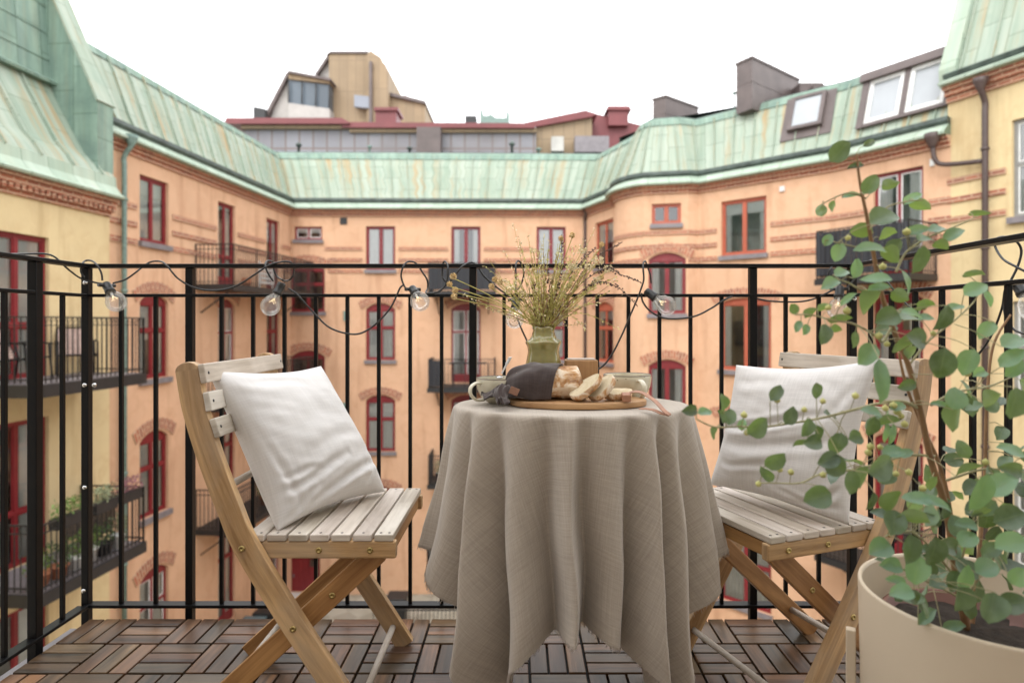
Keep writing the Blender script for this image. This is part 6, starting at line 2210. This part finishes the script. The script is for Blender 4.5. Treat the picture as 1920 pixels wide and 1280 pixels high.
pls = [(u_a + .25, 'fargreen', 'terracotta', .16, .22, 'bushy green plant in a clay pot nearest the left photo edge on the lower balcony'),
       (u_a + .62, 'fardark', 'terracotta', .15, .2, 'dark green plant in a clay pot, second from the near corner of the lower balcony'),
       (u_a + .98, 'fargreen', 'whiteframe', .14, .2, 'bright green plant in a white pot on the lower yellow balcony'),
       (u_a + 1.30, 'fargreen', 'whiteframe', .13, .24, 'tall light pot with trailing green leaves on the lower yellow balcony'),
       (u_a + 1.62, 'fardark', 'farblack', .15, .22, 'dark plant in a black pot on the lower yellow balcony'),
       (u_a + 1.95, 'olivegrey', 'whiteframe', .13, .26, 'grey-green plant in a pale tall pot at the far end of the lower balcony')]
for (u, m_, p_, r_, h_, lab) in pls: potplant(seg_y, u, zl, 1.08, r_, h_, M[m_], M[p_], lab)
def trough(u0, u1, z, d, mat, lab, S=seg_y, fol=.28, n=260):
    rr = random.Random(int(u0 * 77))
    root = empty('planter_box', S.p((u0 + u1) / 2, z, d), 0, lab, 'planter box', 'planter boxes hung on the lower yellow balcony')
    bm = new(); sbox(bm, S, u0, u1, z, z + .17, d - .09, d + .09); link('box', bm, M['farblack'], root)
    bm = new()
    k = u0 + .06
    while k < u1: clump(bm, S.p(k, z + .15, d), .1, fol, int(n * .1 / (u1 - u0)), .05, rr); k += .08
    link('foliage', bm, mat, root)
trough(u_a + .35, u_a + .95, zl + .86, 1.24, M['fargreen'], 'black rail trough of bright green leaves on the lower yellow balcony')
trough(u_a + 1.15, u_a + 1.65, zl + .86, 1.24, M['olivegrey'], 'black rail trough of grey-green leaves on the lower yellow balcony')
trough(u_a + 1.8, u_a + 2.3, zl + .86, 1.24, M['heather'], 'black rail trough of pink heather on the lower yellow balcony')
# wicker chair on the lower balcony
o = seg_y.p(u_b - .55, zl, .62)
wc = empty('wicker_armchair', o, radians(190), 'black wicker armchair below the pink heather on the lower yellow balcony', 'armchair'); wc['_local'] = 1
M['wicker'] = sheets_mat('black_wicker', (.03, .03, .03), (.05, .045, .04), (.22, .15, .10), .05, .05, .008)
bm = new(); box(bm, -.3, .3, -.3, .3, .30, .42); link('seat', bm, M['wicker'], wc, bevel=.02)
bm = new(); box(bm, -.32, -.25, -.3, .3, .42, .95)
for s in (-.3, .24): box(bm, -.25, .3, s, s + .06, .42, .66)
link('backrest', bm, M['wicker'], wc, bevel=.02)
for sx in (-.27, .27):
    for sy in (-.27, .27):
        bm = new(); tube(bm, [(sx, sy, 0), (sx, sy, .30)], .02, 6); link('leg', bm, M['farblack'], wc)
# clay pot and slatted box on the upper orange balcony
u = seg_l.u(415) - .15
o = seg_l.p(u, 1.95, .82)
bm = new(); lathe(bm, [(0, 0), (.08, 0), (.135, .09), (.14, .16), (.115, .22), (.125, .24), (.11, .24), (.1, .2), (0, .2)], 18, o)
tag(link('clay_pot', bm, M['terracotta']), 'round terracotta pot on the orange left wing balcony', 'pot')
bm = new()
for k in range(5): sbox(bm, seg_l, seg_l.u(441) + .4, seg_l.u(441) + 1.25, 2.12 + .13 * k, 2.20 + .13 * k, .55, .58)
for a in (.42, 1.2): sbox(bm, seg_l, seg_l.u(441) + a, seg_l.u(441) + a + .04, 1.95, 2.8, .51, .549)
tag(link('slatted_folding_table', bm, M['whiteframe']), 'pale slatted folding table leaned up on the upper orange balcony', 'folding table')
# low plants behind the left chair, on the third orange balcony
potplant(seg_l, seg_l.u(455), -4.53, .7, .16, .24, M['fargreen'], M['terracotta'], 'leafy green plant in a clay pot on the lowest orange balcony', .45, 220, .08, group='potted plants on the orange balconies')
potplant(seg_b, ub0 + .35, -4.5, .8, .15, .3, M['olivegrey'], M['sill'], 'grey-green plant on the lowest balcony of the back range', .35, 140, .07, group='potted plants on the orange balconies')
# folded grill on the back balcony, seen as a dark bar top
g_ = seg_b.p((ub0 + ub1) / 2, -1.25, .9)
bt = empty('bistro_table', g_, 0, 'dark bar-height table on the middle balcony of the back range', 'table')
bm = new(); sbox(bm, seg_b, ub0 + .7, ub1 - .3, -.47, -.43, .6, 1.1); link('table_top', bm, M['farblack'], bt)
for a in (.8, 2.0):
    bm = new(); sbox(bm, seg_b, ub0 + a, ub0 + a + .05, -1.25, -.47, .8, .85); link('leg', bm, M['farblack'], bt)

# ground level: iron fence, bins, step
fe = empty('iron_fence', (-5, 18.8, -8.7), 0, 'black iron fence of thin spiked bars across the courtyard', 'fence')
fs0, fs1 = P(700, 0, 18.5), P(868, 0, 18.5)
bm = new()
x = fs0.x; zf_ = -8.7
for zz in (-8.45, -7.62): obox(bm, ((fs0.x + fs1.x) / 2, 18.5, zz), ((fs1.x - fs0.x) / 2, 0, 0), (0, .02, 0), (0, 0, .02))
link('rail', bm, M['farblack'], fe)
while x < fs1.x:
    bm = new(); tube(bm, [(x, 18.5, -8.7), (x, 18.5, -7.5), (x, 18.5, -7.4)], [.012, .012, .002], 5); link('bar', bm, M['farblack'], fe); x += .12
bm = new()
seg_f = Seg((fs0.x - 1.2, 19.6), (fs0.x, 18.5))
def bin_(px, Y, lab, mat, h=1.1):
    q = P(px, 0, Y); o = V((q.x, Y, -8.7))
    root = empty('wheelie_bin', o, 0, lab, 'bin', 'wheelie bins in the courtyard')
    bm = new()
    A = [bm.verts.new(o + V(p)) for p in ((-.25, -.28, .08), (.25, -.28, .08), (.25, .25, .08), (-.25, .25, .08))]
    B = [bm.verts.new(o + V(p)) for p in ((-.30, -.36, h), (.30, -.36, h), (.30, .34, h), (-.30, .34, h))]
    bm.faces.new(list(reversed(A))); bm.faces.new(B)
    for i in range(4): bm.faces.new((A[i], A[(i + 1) % 4], B[(i + 1) % 4], B[i]))
    link('body', bm, mat, root, bevel=.02)
    bm = new(); obox(bm, o + V((0, -.01, h + .04)), (.32, 0, 0), (0, .38, -.02), (0, 0, .035)); link('lid', bm, mat, root, bevel=.02)
    for s in (-.27, .27):
        bm = new(); lathe(bm, [(0, -.03), (.1, -.03), (.1, .03), (0, .03)], 14, o + V((s, .26, .1)), Matrix.Rotation(pi / 2, 3, 'Y')); link('wheel', bm, M['farblack'], root)
bluebin = basic('blue_grey_bin_plastic', (.10, .15, .17), .5)
bin_(470, 17.6, 'blue-grey wheelie bin behind the left chair legs', bluebin)
bin_(503, 18.4, 'dark wheelie bin left of the red entrance door', M['farblack'])
bin_(745, 19.3, 'dark wheelie bin behind the iron fence', M['farblack'])
bm = new(); q0 = seg_b.u(545) - .3
sbox(bm, seg_b, q0, q0 + 1.8, -8.72, -8.62, 0, .7); sbox(bm, seg_b, q0 - .2, q0 + 2.0, -8.72, -8.67, .7, 1.1)
tag(link('door_step', bm, M['whiteframe'], ob))

# children were modelled in world coordinates: hang them under their things without moving them
bpy.context.view_layer.update()
def depth(o):
    n = 0
    while o.parent: o = o.parent; n += 1
    return n
for o in sorted([o for o in bpy.data.objects if o.parent and not o.get('_loc')], key=depth):
    top = o.parent
    if top.type == 'EMPTY' and not top.get('_local'):
        o.matrix_parent_inverse = top.matrix_world.inverted()
for o in bpy.data.objects:
    for k in ('_loc', '_local'):
        if k in o: del o[k]
